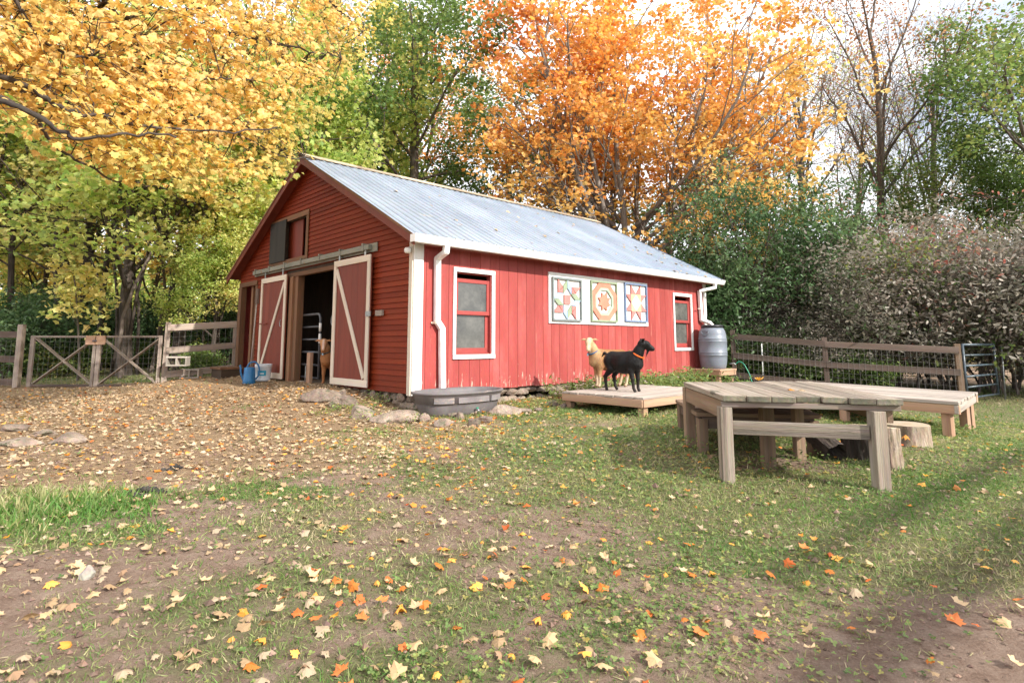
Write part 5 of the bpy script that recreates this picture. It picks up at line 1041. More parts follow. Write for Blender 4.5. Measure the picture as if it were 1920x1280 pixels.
# yellow-green maples beyond the left fence
def h_yg(p, r): return np.clip(.58-.07*(p[:, 2]-4)*0+.5*(vnoise(p, .55, 3)-.5)+r.normal(0, .14, len(p)), 0, 1)
ygm = make_plant('maple_tree', 'maple', 41, 8.6, .17, 'goldgreen', 36, .24, .145, lk='star', huef=h_yg, label='yellow green maple with a thick dark trunk near the barn corner fence', pos=xy(335, 16.0), group='maples beyond the left fence', bark='barkdark')
dup(ygm, xy(235, 15.0), 3.4, (1.0, .95), 'yellow green maple spreading just above the right wooden gate', 'maples beyond the left fence')
dup(ygm, xy(150, 19), 2.1, (1.2, 1.25), 'yellow green maple behind the left wooden gate', 'maples beyond the left fence')
dup(ygm, xy(520, 17.5), 4.0, (1.0, 1.2), 'yellow green maple rising behind the left roof slope of the barn', 'maples beyond the left fence')
dup(ygm, xy(-60, 17), 1.1, (1.15, 1.1), 'yellow green maple at the far left edge beyond the fence stub', 'maples beyond the left fence')
dup(ygm, xy(640, 21), 5.2, (1.1, 1.45), 'tall yellow green maple between the near gold leaves and the green tree', 'maples beyond the left fence')
# golden low maple in the left wood
gm = make_plant('maple_tree', 'maple', 47, 7.5, .09, 'gold', 20, .26, .16, lk='star', huef=lambda p, r: np.clip(.55+.4*(vnoise(p, .7)-.5)+r.normal(0, .12, len(p)), 0, 1), label='small golden maple in the wood above the wooden gates', pos=xy(60, 23), group='golden maples deep in the left wood')
dup(gm, xy(262, 25), 2, 1.25, 'small golden maple behind the twisted saplings left of the barn', 'golden maples deep in the left wood'); dup(gm, xy(-180, 24), 4, 1.3, 'golden maple at the left edge of the picture behind the dark shrubs', 'golden maples deep in the left wood'); dup(gm, xy(430, 24), 3, 1.1, 'golden maple glimpsed between the barn corner and the thick dark trunk', 'golden maples deep in the left wood')
sp1 = make_plant('sapling', 'sapling', 51, 3.4, .03, 'goldgreen', 16, .16, .14, lk='star', huef=lambda p, r: np.clip(.7+r.normal(0, .12, len(p)), 0, 1), label='small yellow leaved sapling reaching over the left wooden gate', pos=xy(150, 13.6), group='saplings beyond the gates', keep=.8)
dup(ygm, xy(402, 15.2), 2.2, .40, 'yellow sapling beside the fence next to the barn corner', 'saplings beyond the gates'); dup(ygm, xy(445, 16.4), 4.2, .52, 'yellow sapling against the left barn edge under the eave', 'saplings beyond the gates'); dup(ygm, xy(70, 22), 1.2, .7, 'yellow sapling far behind the left gate post', 'saplings beyond the gates')
# slender trunks in the left wood
tk = make_plant('tree', 'tall', 61, 11, .09, 'green', 5, .25, .16, huef=None, bark='barkdark', label='slender dark trunk behind the left gate, first from the left', pos=xy(110, 17.5), group='slender trunks in the left wood', keep=.6)
tp = make_plant('tree', 'tall', 62, 13, .13, 'goldgreen', 6, .25, .17, bark='barkgrey', label='pale grey trunk in the wood above the left gate', pos=xy(108, 21), group='slender trunks in the left wood', keep=.6)
tw = make_plant('tree', 'sapling', 63, 7, .05, 'goldgreen', 5, .2, .14, bark='leafwood', label='crooked thin pale stem behind the right wooden gate', pos=xy(232, 14.2), group='slender trunks in the left wood')
tw2 = make_plant('tree', 'sapling', 64, 6.5, .045, 'green', 6, .2, .14, bark='barkdark', label='thin dark leaning stem just right of the crooked pale stem', pos=xy(262, 15.5), group='slender trunks in the left wood')
for base, u, Y, rz, sc, lab in [(tk, 186, 17, 1, 1., 'slender dark trunk above the left gate latch'), (tk, 302, 18.5, 3, 1.1, 'slender dark trunk behind the right gate post'), (tk, 405, 18, 4.2, 1.05, 'slender dark trunk seen just left of the barn corner'), (tk, 432, 19, 5.3, .9, 'dark trunk tight against the left edge of the barn'), (tk, 20, 18, .4, 1.1, 'dark trunk behind the fence stub at the left edge'),
    (tp, 60, 24, 2.2, 1.1, 'pale trunk deep in the wood above the left gate post'), (tw2, 246, 15, 2., 1.1, 'thin dark stem between the two crooked stems behind the right gate'), (tw, 285, 16, 4., 1.05, 'thin pale stem behind the right edge of the right gate'), (tw2, 213, 16, 5., 1.1, 'thin dark stem behind the middle of the right gate'), (tw2, 375, 16.5, 3.3, 1., 'thin dark stem behind the plank fence beside the barn')]:
    dup(base, xy(u, Y), rz, sc, lab, 'slender trunks in the left wood')
# dark understory shrubs on the left
def h_d(p, r): return np.clip(.35+.5*(vnoise(p, 1.3)-.5)+r.normal(0, .15, len(p)), 0, 1)
dsh = make_plant('shrub', 'shrub', 71, 2.6, .03, 'dgreen', 9, .16, .11, lk='oval', huef=h_d, stems=5, bark='barkdark', label='dark green shrub with pale highlights behind the fence stub', pos=xy(20, 14.2), cat='shrub', group='dark shrubs in the left wood', crown='foliage')
gsh = make_plant('shrub', 'shrub', 72, 1.5, .02, 'green', 9, .15, .10, lk='oval', huef=lambda p, r: np.clip(.5+.5*(vnoise(p, 1.5)-.5)+r.normal(0, .15, len(p)), 0, 1), stems=5, bark='leafwood', label='low bright green shrub behind the left wooden gate', pos=xy(100, 14.8), cat='shrub', group='low green shrubs behind the gates', crown='foliage')
for u, Y, rz, sc, lab in [(-60, 15, 1, 1.2, 'dark shrub at the far left edge'), (120, 19.5, 2, 1.25, 'dark shrub in the wood behind the left gate'), (215, 20, 3, 1.2, 'dark shrub in the wood behind the gate latch'), (300, 20.5, 4, 1.25, 'dark shrub in the wood behind the right gate'), (385, 19.5, 5, 1.2, 'dark shrub in the wood behind the plank fence by the barn'), (450, 21, 0, 1.3, 'dark shrub hard against the left barn edge'), (50, 20, .6, 1.3, 'dark shrub deep behind the left gate post')]:
    dup(dsh, xy(u, Y), rz, sc, lab, 'dark shrubs in the left wood')
for u, Y, rz, sc, lab in [(40, 15, 1, 1.1, 'low green shrub behind the fence stub post'), (200, 18.5, 2, 1.1, 'low green shrub behind the meeting stiles of the gates'), (285, 18.6, 3, 1.0, 'low green shrub behind the right stile of the right gate'), (385, 15.2, 4, .8, 'low green shrub behind the lower rail of the fence by the barn'), (345, 18, 4, .9, 'low green shrub at the foot of the thick dark trunk')]:
    dup(gsh, xy(u, Y), rz, sc, lab, 'low green shrubs behind the gates')
# right side: bare trees, dark green bush tree, olive thicket, green tree
make_plant('bare_tree', 'bare', 81, 15, .23, 'goldgreen', 1, .2, .12, bark='barkgrey', label='tall bare grey tree with the thickest trunk right of the orange maple', pos=xy(1540, 22), keep=.35, group='tall bare trees on the right')
make_plant('bare_tree', 'bare', 82, 13.5, .19, 'rust', 3, .3, .11, bark='bark', label='spreading bare tree with rusty remnants, middle of the bare trees', pos=xy(1655, 20.5), keep=.8, group='tall bare trees on the right', lean=(-.05, 0))
make_plant('bare_tree', 'bare', 83, 15, .15, 'rust', 1, .25, .11, bark='bark', label='thin bare tree leaning right between the two larger bare trees', pos=xy(1590, 25), keep=.5, group='tall bare trees on the right', lean=(.10, 0))
make_plant('bare_tree', 'bare', 84, 13, .12, 'goldgreen', 1, .25, .12, bark='barkgrey', label='thin pale bare tree showing above the green tree at the right', pos=xy(1800, 24), keep=.5, group='tall bare trees on the right')
make_plant('bush_tree', 'shrub', 91, 6.6, .06, 'dgreen', 24, .2, .12, lk='oval', huef=h_d, stems=9, bark='barkdark', label='dense dark green bush tree behind the rain barrel', pos=xy(1385, 15.4), cat='bush', crown='foliage', spreadout=.7)
make_plant('bush_tree', 'shrub', 92, 4.4, .05, 'dgreen', 15, .2, .11, lk='oval', huef=h_d, stems=8, bark='barkdark', label='smaller dark green bush beside the far end of the barn', pos=xy(1290, 16.4), cat='bush', crown='foliage', spreadout=.6)
def h_ol(p, r): return np.clip(.50+.55*(vnoise(p, .9)-.5)+r.normal(0, .18, len(p)), 0, .88)
ol = make_plant('thicket_shrub', 'shrub', 93, 5.7, .03, 'olive', 11, .19, .115, lk='oval', huef=h_ol, stems=10, bark='leafwood', label='dusty olive shrub in the thicket behind the middle fence post', pos=xy(1585, 15.4), cat='shrub', group='olive shrubs of the right thicket', crown='foliage', spreadout=1.0)
for u, Y, rz, sc, lab in [(1690, 14.8, 1.3, (1.0, .86), 'dusty olive shrub behind the fence right of the middle post'), (1785, 14.9, 2.5, (.9, 1.05), 'dusty olive shrub behind the right fence post and tube gate'), (1890, 14.2, 3.9, 1.05, 'dusty olive shrub at the right edge beyond the wire fence'), (2020, 13.8, 5.1, 1.0, 'dusty olive shrub just outside the right edge'), (1500, 14.9, 4.4, (.6, .5), 'lower dusty olive shrub in front of the dark bush tree')]:
    dup(ol, xy(u, Y), rz, sc, lab, 'olive shrubs of the right thicket')
rs = make_plant('red_shrub', 'shrub', 94, 6.2, .02, 'red', 9, .2, .11, lk='oval', stems=3, bark='leafwood', label='red leaved shrub on top of the olive thicket right of centre', pos=xy(1790, 15.6), cat='shrub', group='red leaved shrubs', crown='foliage', keep=.4)
dup(rs, xy(1655, 16), 2, 1.0, 'red leaved shrub above the olive thicket behind the middle post', 'red leaved shrubs'); dup(rs, xy(1900, 15), 4, .95, 'red leaved shrub at the right edge of the thicket', 'red leaved shrubs')
gl = make_plant('green_shrub', 'shrub', 98, 5.2, .03, 'green', 14, .2, .12, lk='oval', stems=7, huef=lambda p, r: np.clip(.55+.5*(vnoise(p, 1.2)-.5)+r.normal(0, .15, len(p)), 0, 1), bark='leafwood', label='leafy green shrub rising through the olive thicket behind the middle post', pos=xy(1610, 16.6), cat='shrub', group='green shrubs of the right thicket', crown='foliage', spreadout=.7)
for u, Y, rz, sc, lab in [(1735, 16.4, 1.3, 1.05, 'leafy green shrub in the middle of the thicket between the red shrubs'), (1860, 15.6, 2.5, 1.0, 'leafy green shrub above the tube gate at the right'), (1500, 17.0, 3.9, .95, 'leafy green shrub between the dark bush and the thicket')]:
    dup(gl, xy(u, Y), rz, sc, lab, 'green shrubs of the right thicket')
ugs = make_plant('shrub', 'shrub', 95, 1.6, .02, 'green', 9, .16, .10, lk='oval', stems=5, bark='leafwood', label='low green shrub behind the left end of the right plank fence', pos=xy(1410, 14.8), cat='shrub', group='low green shrubs behind the right fence', crown='foliage')
for u, Y, rz, sc, lab in [(1500, 14.4, 1, 1, 'low green shrub behind the fence left of the middle post'), (1610, 14.0, 2, .9, 'low green shrub behind the fence right of the middle post'), (1350, 15.2, 3, 1, 'low green shrub behind the rain barrel')]:
    dup(ugs, xy(u, Y), rz, sc, lab, 'low green shrubs behind the right fence')
bt = [o for o in bpy.data.objects if o.name.startswith('bare_tree')][0]
dup(bt, xy(1470, 24), 2.0, .95, 'tall bare tree just behind the right side of the orange maple', 'tall bare trees on the right'); dup(bt, xy(1725, 22), 4.0, .9, 'tall bare tree between the rusty tree and the leafy green tree', 'tall bare trees on the right')
def h_g2(p, r): return np.clip(.5+.45*(vnoise(p, .8)-.5)+r.normal(0, .12, len(p)), 0, 1)
rg = make_plant('broadleaf_tree', 'maple', 96, 12, .2, 'green', 50, .30, .14, lk='kite', huef=h_g2, bark='bark', label='leafy green tree filling the right edge above the thicket', pos=xy(2030, 17.5), group='green trees on the right', lean=(-.05, 0))
dup(rg, xy(1740, 19.5), 2.4, (.85, .62), 'lower olive green tree behind the thicket', 'green trees on the right'); dup(rg, xy(1560, 20), 4.4, (.7, .45), 'low green tree between the dark bush and the bare trees', 'green trees on the right')
dup(rg, xy(1905, 18.5), 1.0, (.66, .66), 'green tree at the right behind the dead branches', 'green trees on the right')
make_plant('dead_brush', 'shrub', 97, 4.4, .03, 'olive', 1, .2, .08, lk='oval', stems=8, bark='barkgrey', label='tangle of grey dead branches above the thicket at the right', pos=xy(1880, 15.9), cat='brush', crown='remnant_leaves', keep=.4, spreadout=.9)
# more green behind the barn, between maple stems and the ridge
dup(gtree, xy(960, 27), 1.8, (1.1, .8), 'green tree far behind the orange maple, left of its stems', 'green trees behind the barn'); dup(gtree, xy(700, 25), 3.0, (.9, .75), 'green tree low behind the barn ridge left of the tall one', 'green trees behind the barn')
dup(gtree, xy(1330, 28), 4.4, (1.0, .62), 'green tree far behind the right half of the orange maple', 'green trees behind the barn')
# far wood: one mass of trunks and foliage
def far_wood():
    rng = np.random.default_rng(5); T = Tubes(); P = []; hu = []
    for k in range(210):
        Y = rng.uniform(27, 52); u = rng.uniform(-700, 2700); x = X_(u, Y); hgt_ = rng.uniform(4.5, 8.5)*(1.0 if u < 700 else .75)*Y/38; z0 = H(x, Y)
        T.add(np.array([[x, Y, z0-.3], [x+rng.normal(0, .3), Y, z0+hgt_*.5], [x+rng.normal(0, .5), Y, z0+hgt_]]), [.2, .12, .03], 5)
        m = 420; c = rng.normal(0, 1, (m, 3))*[1.9, 1.9, hgt_*.25]+[x, Y, z0+hgt_*.55]; P.append(c); hu.append(np.full(m, rng.uniform(0, 1)**(1.3 if u > 700 else .8))+rng.normal(0, .1, m))
    P = np.concatenate(P); hu = np.concatenate(hu); P[:, 2] = np.maximum(P[:, 2], .3); n = len(P)
    rt = empty('far_wood', (0, 38, 0), 0, 'far autumn wood closing the view behind the barn and trees', 'wood'); rt['kind'] = 'stuff'
    T2 = T.build('trunks', M['bark'], rt); T2.location = (0, -38, 0); T2['kind'] = 'stuff'
    me = scatter_mesh('foliage', 'kite', P, rng.uniform(.28, .5, n), rng.normal(0, .8, (n, 3))+[0, 0, .8], rng.normal(0, 1, (n, 3)), hu, rng); o = link('foliage', me, LM['goldgreen'], rt); o.location = (0, -38, 0); o['kind'] = 'stuff'
far_wood()

# near golden maple whose branches hang in from the upper left
def near_maple():
    rng = np.random.default_rng(77); T = Tubes(); trunk = np.array([-7.4, 3.6, 0]); z0 = H(trunk[0], trunk[1])
    rt = empty('maple_tree', (trunk[0], trunk[1], z0), 0, 'near golden maple whose leafy branches hang in from the upper left', 'tree'); o = np.array([trunk[0], trunk[1], z0])
    tp_ = cr([trunk+[0, 0, z0-.2], trunk+[.05, .1, 1.8], trunk+[.1, .15, 3.2], trunk+[.0, .3, 5.0], trunk+[.3, .5, 7.5], trunk+[.2, .6, 9.5]], 4)
    T.add(tp_-o, np.interp(np.arange(len(tp_)), [0, 1, len(tp_)-1], [.36, .27, .08]), 12)
    limbs = [([None, (-260, 140, 4.4), (-60, 180, 4.6), (40, 200, 4.8), (100, 240, 5.0), (150, 262, 5.1), (240, 250, 5.3), (330, 258, 5.6)], .036, .009, 2.9),
     ([None, (-200, 60, 4.6), (20, 150, 5.0), (70, 172, 5.1), (110, 200, 5.2), (200, 222, 5.5), (300, 240, 5.9), (420, 246, 6.4), (520, 238, 6.8)], .034, .007, 3.4),
     ([None, (-200, -120, 4.8), (0, -30, 5.0), (50, 40, 5.1), (95, 88, 5.3), (150, 106, 5.5), (170, 110, 5.6)], .03, .006, 4.4),
     ([None, (-260, -300, 5.0), (60, -130, 5.6), (200, 10, 6.2), (320, 160, 6.6), (330, 150, 6.7), (400, 147, 6.9), (470, 150, 7.2)], .045, .007, 5.0),
     ([None, (-200, -300, 5.4), (150, -160, 6.3), (340, -10, 7.1), (330, 130, 7.4), (400, 78, 7.5), (440, 40, 7.7)][:4]+[(430, 60, 7.5), (560, 90, 8.2), (640, 110, 8.8)], .05, .007, 5.4),
     ([None, (-160, 150, 4.6), (55, 205, 5.0), (75, 240, 5.2), (110, 280, 5.5), (165, 310, 5.8), (230, 342, 6.1), (300, 352, 6.5), (345, 378, 6.8)], .022, .005, 2.9),
     ([None, (-200, -500, 6), (200, -300, 7.0), (450, -120, 8.2), (600, -10, 9.2), (680, 60, 9.8)], .06, .01, 6.6),
     ([None, (-160, 130, 4.8), (160, 205, 5.9), (320, 225, 6.5), (330, 215, 6.6), (410, 229, 7.2), (520, 290, 7.8), (600, 300, 8.4)], .03, .006, 3.2)]
    LP = []
    for path, r0, r1, zt in limbs:
        pts = [trunk+[.1, .15, zt]]+[at(*q) for q in path[1:]]
        pp = cr(pts, 5); pp[1:-1] += rng.normal(0, .012, pp[1:-1].shape); T.add(pp-o, np.linspace(r0, r1, len(pp)), 7); LP.append(pp)
    LPa = np.concatenate(LP)
    # spray clusters: twigs with hanging leaves, filling the canopy volume
    ub = [-400, 0, 60, 130, 220, 320, 420, 470, 520, 560, 620, 670, 720]; vb = [300, 205, 215, 265, 300, 330, 335, 335, 310, 245, 180, 110, 10]
    pos = []; up = []; hd = []; sz = []; hue = []; n = 0
    while n < 2800:
        u = rng.uniform(-420, 715); v = rng.uniform(-520, 350); lim = np.interp(u, ub, vb)+rng.normal(0, 14)
        if v > lim: continue
        if u < 130 and v > 110 and rng.random() < .45: continue
        Y = np.interp(u, [-400, 0, 300, 600, 720], [4.2, 4.7, 5.8, 8.2, 9.6])+rng.gamma(2, .55)-.2; c = at(u, v, Y); n += 1
        if v < 0 and rng.random() < .4: continue
        dd = nrmz(np.array([rng.uniform(.2, 1), rng.normal(0, .5), rng.uniform(-.55, .15)])); tl = rng.uniform(.35, .6)
        j = np.argmin(np.linalg.norm(LPa-(c-dd*tl*.6), axis=1)); q = LPa[j]; gap = np.linalg.norm(q-c)
        a0 = c-dd*tl*.5; a1 = c+dd*tl*.5+[0, 0, -.08]
        if gap < 1.6: m = (q+a0)/2+rng.normal(0, .06, 3)+[0, 0, .06]; T.add(np.array([q, m, a0, c, a1])-o, [.007, .006, .005, .004, .002], 3)
        else: T.add(np.array([a0-dd*.4+[0, 0, .06], a0, c, a1])-o, [.006, .005, .004, .002], 3)
        k = rng.integers(11, 19); t = rng.uniform(-.5, .6, k)[:, None]; pp = c+dd*tl*t+rng.normal(0, .10, (k, 3))*[1, 1, .7]+[0, 0, -.05]
        pos.append(pp-o); up.append(rng.normal(0, .55, (k, 3))+[.35, -.45, .55]); hd.append(rng.normal(0, .45, (k, 3))+[.15, -.1, -.95]); sz.append(rng.uniform(.045, .10, k)*np.interp(Y, [4, 7], [.9, 1.1]))
        hb = .66+.35*(vnoise(c[None], 1.1, 2)[0]-.5)-.42*sm(np.array((v-lim+140)/150))*sm(np.array((u-100)/250)); hue.append(hb+rng.normal(0, .11, k))
    T.build('trunk', M['barkdark'], rt)
    rg_ = np.random.default_rng(4); me = scatter_mesh('crown', 'maple', np.concatenate(pos), np.concatenate(sz), np.concatenate(up), np.concatenate(hd), np.concatenate(hue), rg_, curl=.5); link('crown', me, LM['gold'], rt)
near_maple()
# off to the right behind the camera: the leaning tree whose limbs shade the right foreground
def shade_tree():
    T = Tubes(); rng = np.random.default_rng(9); b = np.array([11.5, -1.0, 0]); o = b.copy(); rt = empty('shade_tree', b, 0, 'large leaning tree outside the frame at the right, known by its shadow bands', 'tree')
    T.add(cr([b-[0, 0, .3], b+[.1, 0, 2.5], b+[.0, .3, 4.4], b+[.0, .4, 5.0]], 4)-o, np.linspace(.30, .12, 13), 10)
    def limb(p, r0, r1):
        q = cr([np.array(x) for x in p], 5); T.add(q-o, np.linspace(r0, r1, len(q)), 8); return q
    SD = np.array(sdir)
    up_ = lambda u, v, h: gp(u, v)+SD*(h/SD[2])
    a = limb([b+[0, .2, 4.0], up_(2150, 900, 5.0), up_(1870, 1040, 5.1), up_(1700, 1160, 5.2), up_(1560, 1300, 5.2), up_(1300, 1600, 5.1)], .095, .085)
    c = limb([b+[0, .3, 4.8], up_(2300, 760, 5.6), up_(1990, 830, 6.0), up_(1800, 905, 6.2), up_(1600, 1000, 6.4), up_(1450, 1090, 6.6)], .085, .04)
    tips = []
    for q, k in ((a, 0), (c, 5)):
        for _ in range(k):
            i = rng.integers(3, len(q)); grow(T, tips, rng, q[i]-o, np.array([rng.normal(), rng.normal(), .6]), rng.uniform(1.0, 1.8), .02, 1, SP['sapling'])
    T.build('trunk', M['bark'], rt)
    q = leaves_on(tips, rng, 3, .12, .10, 'kite'); link('crown', scatter_mesh('crown', 'kite', *q, rng), LM['goldgreen'], rt)
shade_tree()

# ------------------------------------------------------------------ grass, weeds, fallen leaves
def inbarn(x, y):
    px, py = x-BC[0], y-BC[1]; a = px*GV[0]+py*GV[1]; b = px*DV[0]+py*DV[1]; return (a > -.05) & (a < BW+.1) & (b > -.02) & (b < BL)
def frust(n, y0, y1, rng, m=1.12): # points inside the widened view wedge, uniform on the ground
    Y = np.sqrt(rng.uniform(y0*y0, y1*y1, n)); x = rng.uniform(-1, 1, n)*(.88*Y*m+1.7); return x, Y
def grass():
    rng = np.random.default_rng(21); P = []; Sz = []; Hu = []; up = []; hd = []
    for y0, y1, n, s in ((.6, 2.6, 125000, .020), (2.6, 4.5, 125000, .025), (4.5, 8, 110000, .034), (8, 15, 65000, .050)):
        x, y = frust(n, y0, y1, rng); t = turf(x, y); t = t+.30*wav(x, y+2, 17.)+.3*wav(x+7, y, 37.); k = (rng.random(n) < sm((t-.05)/.75)*1.0) & ~inbarn(x, y); x, y, t = x[k], y[k], t[k]; m = len(x)
        long_ = np.clip(np.exp(-(((x+2.9)/.8)**2+((y-3.55)/.5)**2))*(1+.7*wav(x, y, 9.))*rng.uniform(.3, 1.2, m), 0, 1.2); ff = (vnoise(np.stack([x, y, x*0], 1), 2.2)-.35)
        P.append(np.stack([x, y, hgt(x, y)-.002], 1)); Sz.append(s*rng.uniform(.6, 1.7, m)*(1+1.8*long_)); Hu.append(np.clip(.42+.75*ff+.10*long_+rng.normal(0, .26, m), 0, 1))
        hd.append(np.stack([rng.normal(0, .8, m), rng.normal(0, .8, m), rng.uniform(.25, 1.3, m)*(1+long_)], 1)); up.append(rng.normal(0, 1, (m, 3))+[0, 0, .3])
    me = scatter_mesh('grass', 'blade', np.concatenate(P), np.concatenate(Sz), np.concatenate(up), np.concatenate(hd), np.concatenate(Hu), rng)
    V = np.empty(len(me.vertices)*3, np.float32); tag(link('grass', me, LM['grass']), 'short worn pasture grass with a longer tuft patch at the left', 'grass', kind='stuff')
grass()
def clover():
    rng = np.random.default_rng(31); P = []; 
    cs = [(gp(1160, 1110), .28, 500), (gp(1230, 900), .35, 420), (gp(1060, 880), .3, 380), (gp(1480, 1180), .16, 260), (gp(1330, 1150), .22, 300), (gp(1300, 1010), .3, 420), (gp(280, 1010), .2, 200), (gp(1700, 1090), .2, 200), (gp(1000, 940), .25, 300), (gp(860, 1250), .12, 150), (gp(1250, 1180), .15, 260), (gp(1420, 860), .4, 500), (gp(1560, 900), .3, 300)]
    for c, r, n in cs:
        q = rng.normal(0, 1, (n, 2))*[r*1.5, r]+c[:2]; P.append(q)
    x, y = frust(75000, 1.0, 9, rng); k = (turf(x, y)+.3*wav(x, y+4, 3.1)+.25*wav(x, y, 11.) > .5) & (rng.random(75000) < .6) & ~inbarn(x, y); P.append(np.stack([x[k], y[k]], 1))
    P = np.concatenate(P); n = len(P); z = hgt(P[:, 0], P[:, 1])+rng.uniform(.004, .022, n)
    me = scatter_mesh('clover', 'clover', np.column_stack([P, z]), rng.uniform(.009, .02, n)*np.clip(P[:, 1]/4, .9, 1.5), rng.normal(0, .3, (n, 3))+[0, 0, 1], rng.normal(0, 1, (n, 3)), np.clip(rng.normal(.62, .25, n), 0, 1), rng)
    tag(link('clover', me, LM['green']), 'low clover and broadleaf weeds growing through the grass', 'clover', kind='stuff')
clover()
def weeds(name, spots, label, size, hgt0, dens, leaf='green', seed=1, hue=(.5, .2)):
    rng = np.random.default_rng(seed); P = []; 
    for (cx, cy), rx, ry, ang_ in spots:
        n = int(dens*rx*ry*3); q = rng.uniform(-1, 1, (n, 2)); q = q[(q**2).sum(1) < 1]*[rx, ry]; c, s = math.cos(ang_), math.sin(ang_); P.append(np.stack([cx+q[:, 0]*c-q[:, 1]*s, cy+q[:, 0]*s+q[:, 1]*c], 1))
    P = np.concatenate(P); n = len(P); z = hgt(P[:, 0], P[:, 1])+rng.uniform(0, 1, n)**.7*hgt0*(.5+.8*vnoise(np.column_stack([P*4, P[:, 0]]), 1.))
    me = scatter_mesh(name, 'oval', np.column_stack([P, z]), size*rng.uniform(.6, 1.3, n), rng.normal(0, .5, (n, 3))+[0, 0, 1], rng.normal(0, 1, (n, 3)), np.clip(rng.normal(hue[0], hue[1], n), 0, 1), rng)
    return tag(link(name, me, LM[leaf]), label, 'weeds', kind='stuff')
q = lambda b, a: tuple(bw(b, a)[:2])
weeds('weeds', [(q(3.6, -.55), .7, .35, BA), (q(4.6, -.6), .9, .45, PHI), (q(5.6, -.55), .9, .4, PHI), (q(6.4, -.5), .6, .35, PHI), (q(2.6, -.5), .6, .25, PHI), (q(7.3, -.9), .5, .25, PHI)], 'bright green leafy weeds growing along the foot of the long wall', .07, .30, 900, seed=2, hue=(.55, .15))
weeds('weeds', [(tuple(gp(672, 765)[:2]), .45, .22, PHI), (tuple(gp(620, 775)[:2]), .3, .12, PHI), (tuple(gp(775, 795)[:2]), .16, .1, 0), (tuple(gp(730, 752)[:2]), .35, .15, .2), (tuple(gp(1000, 765)[:2]), .5, .2, PHI), (tuple(gp(690, 790)[:2]), .25, .08, PHI)], 'small yellow green weeds between the stones at the barn foot', .035, .12, 1500, seed=3, hue=(.68, .18))
weeds('weeds', [(tuple(gp(1775, 815)[:2]), .35, .25, 0), (tuple(gp(1430, 800)[:2]), .5, .3, 0), (tuple(gp(1300, 850)[:2]), .4, .2, 0), (tuple(gp(1480, 880)[:2]), .35, .12, 0), (tuple(gp(1250, 790)[:2]), .5, .2, 0)], 'green weeds around the legs of the plank tables', .032, .12, 1500, seed=4, hue=(.5, .2))
# trodden straw stalks and tiny debris on the soil
def debris():
    rng = np.random.default_rng(41); x, y = frust(9000, 1.35, 7, rng); k = ~inbarn(x, y); x, y = x[k], y[k]; n = len(x)
    me = scatter_mesh('straw', 'blade', np.stack([x, y, hgt(x, y)+.004], 1), rng.uniform(.015, .045, n), rng.normal(0, .2, (n, 3))+[0, 0, 1], rng.normal(0, 1, (n, 3))*[1, 1, .05], rng.uniform(0, .3, n), rng, zs=.2)
    tag(link('straw', me, LM['grass']), 'dry straw stalks trodden into the soil', 'straw', kind='stuff')
    n = 16000; x, y = frust(n, 1.35, 5.5, rng); mb = MB(); P = []; F = []; oct_ = np.array([(1, 0, 0), (-1, 0, 0), (0, 1, 0), (0, -1, 0), (0, 0, 1), (0, 0, -1)], float); of = np.array([(0, 2, 4), (2, 1, 4), (1, 3, 4), (3, 0, 4), (2, 0, 5), (1, 2, 5), (3, 1, 5), (0, 3, 5)])
    s = rng.gamma(2, .0028, n)+.0015; c = np.stack([x, y, hgt(x, y)+s*.2], 1); V = (c[:, None]+oct_[None]*s[:, None, None]*rng.uniform(.6, 1.3, (n, 6, 1))*[1, 1, .7]).reshape(-1, 3); F = (of[None]+np.arange(n)[:, None, None]*6).reshape(-1, 3)
    me = tris_mesh('pebbles', V, F, var=np.repeat(rng.uniform(0, 1, n), 6)); setattr_np(me, 'gc', 'FLOAT_VECTOR', V); tag(link('pebbles', me, M['crumb']), 'small crumbs of soil and gravel on the bare ground', 'pebbles', kind='stuff')
debris()
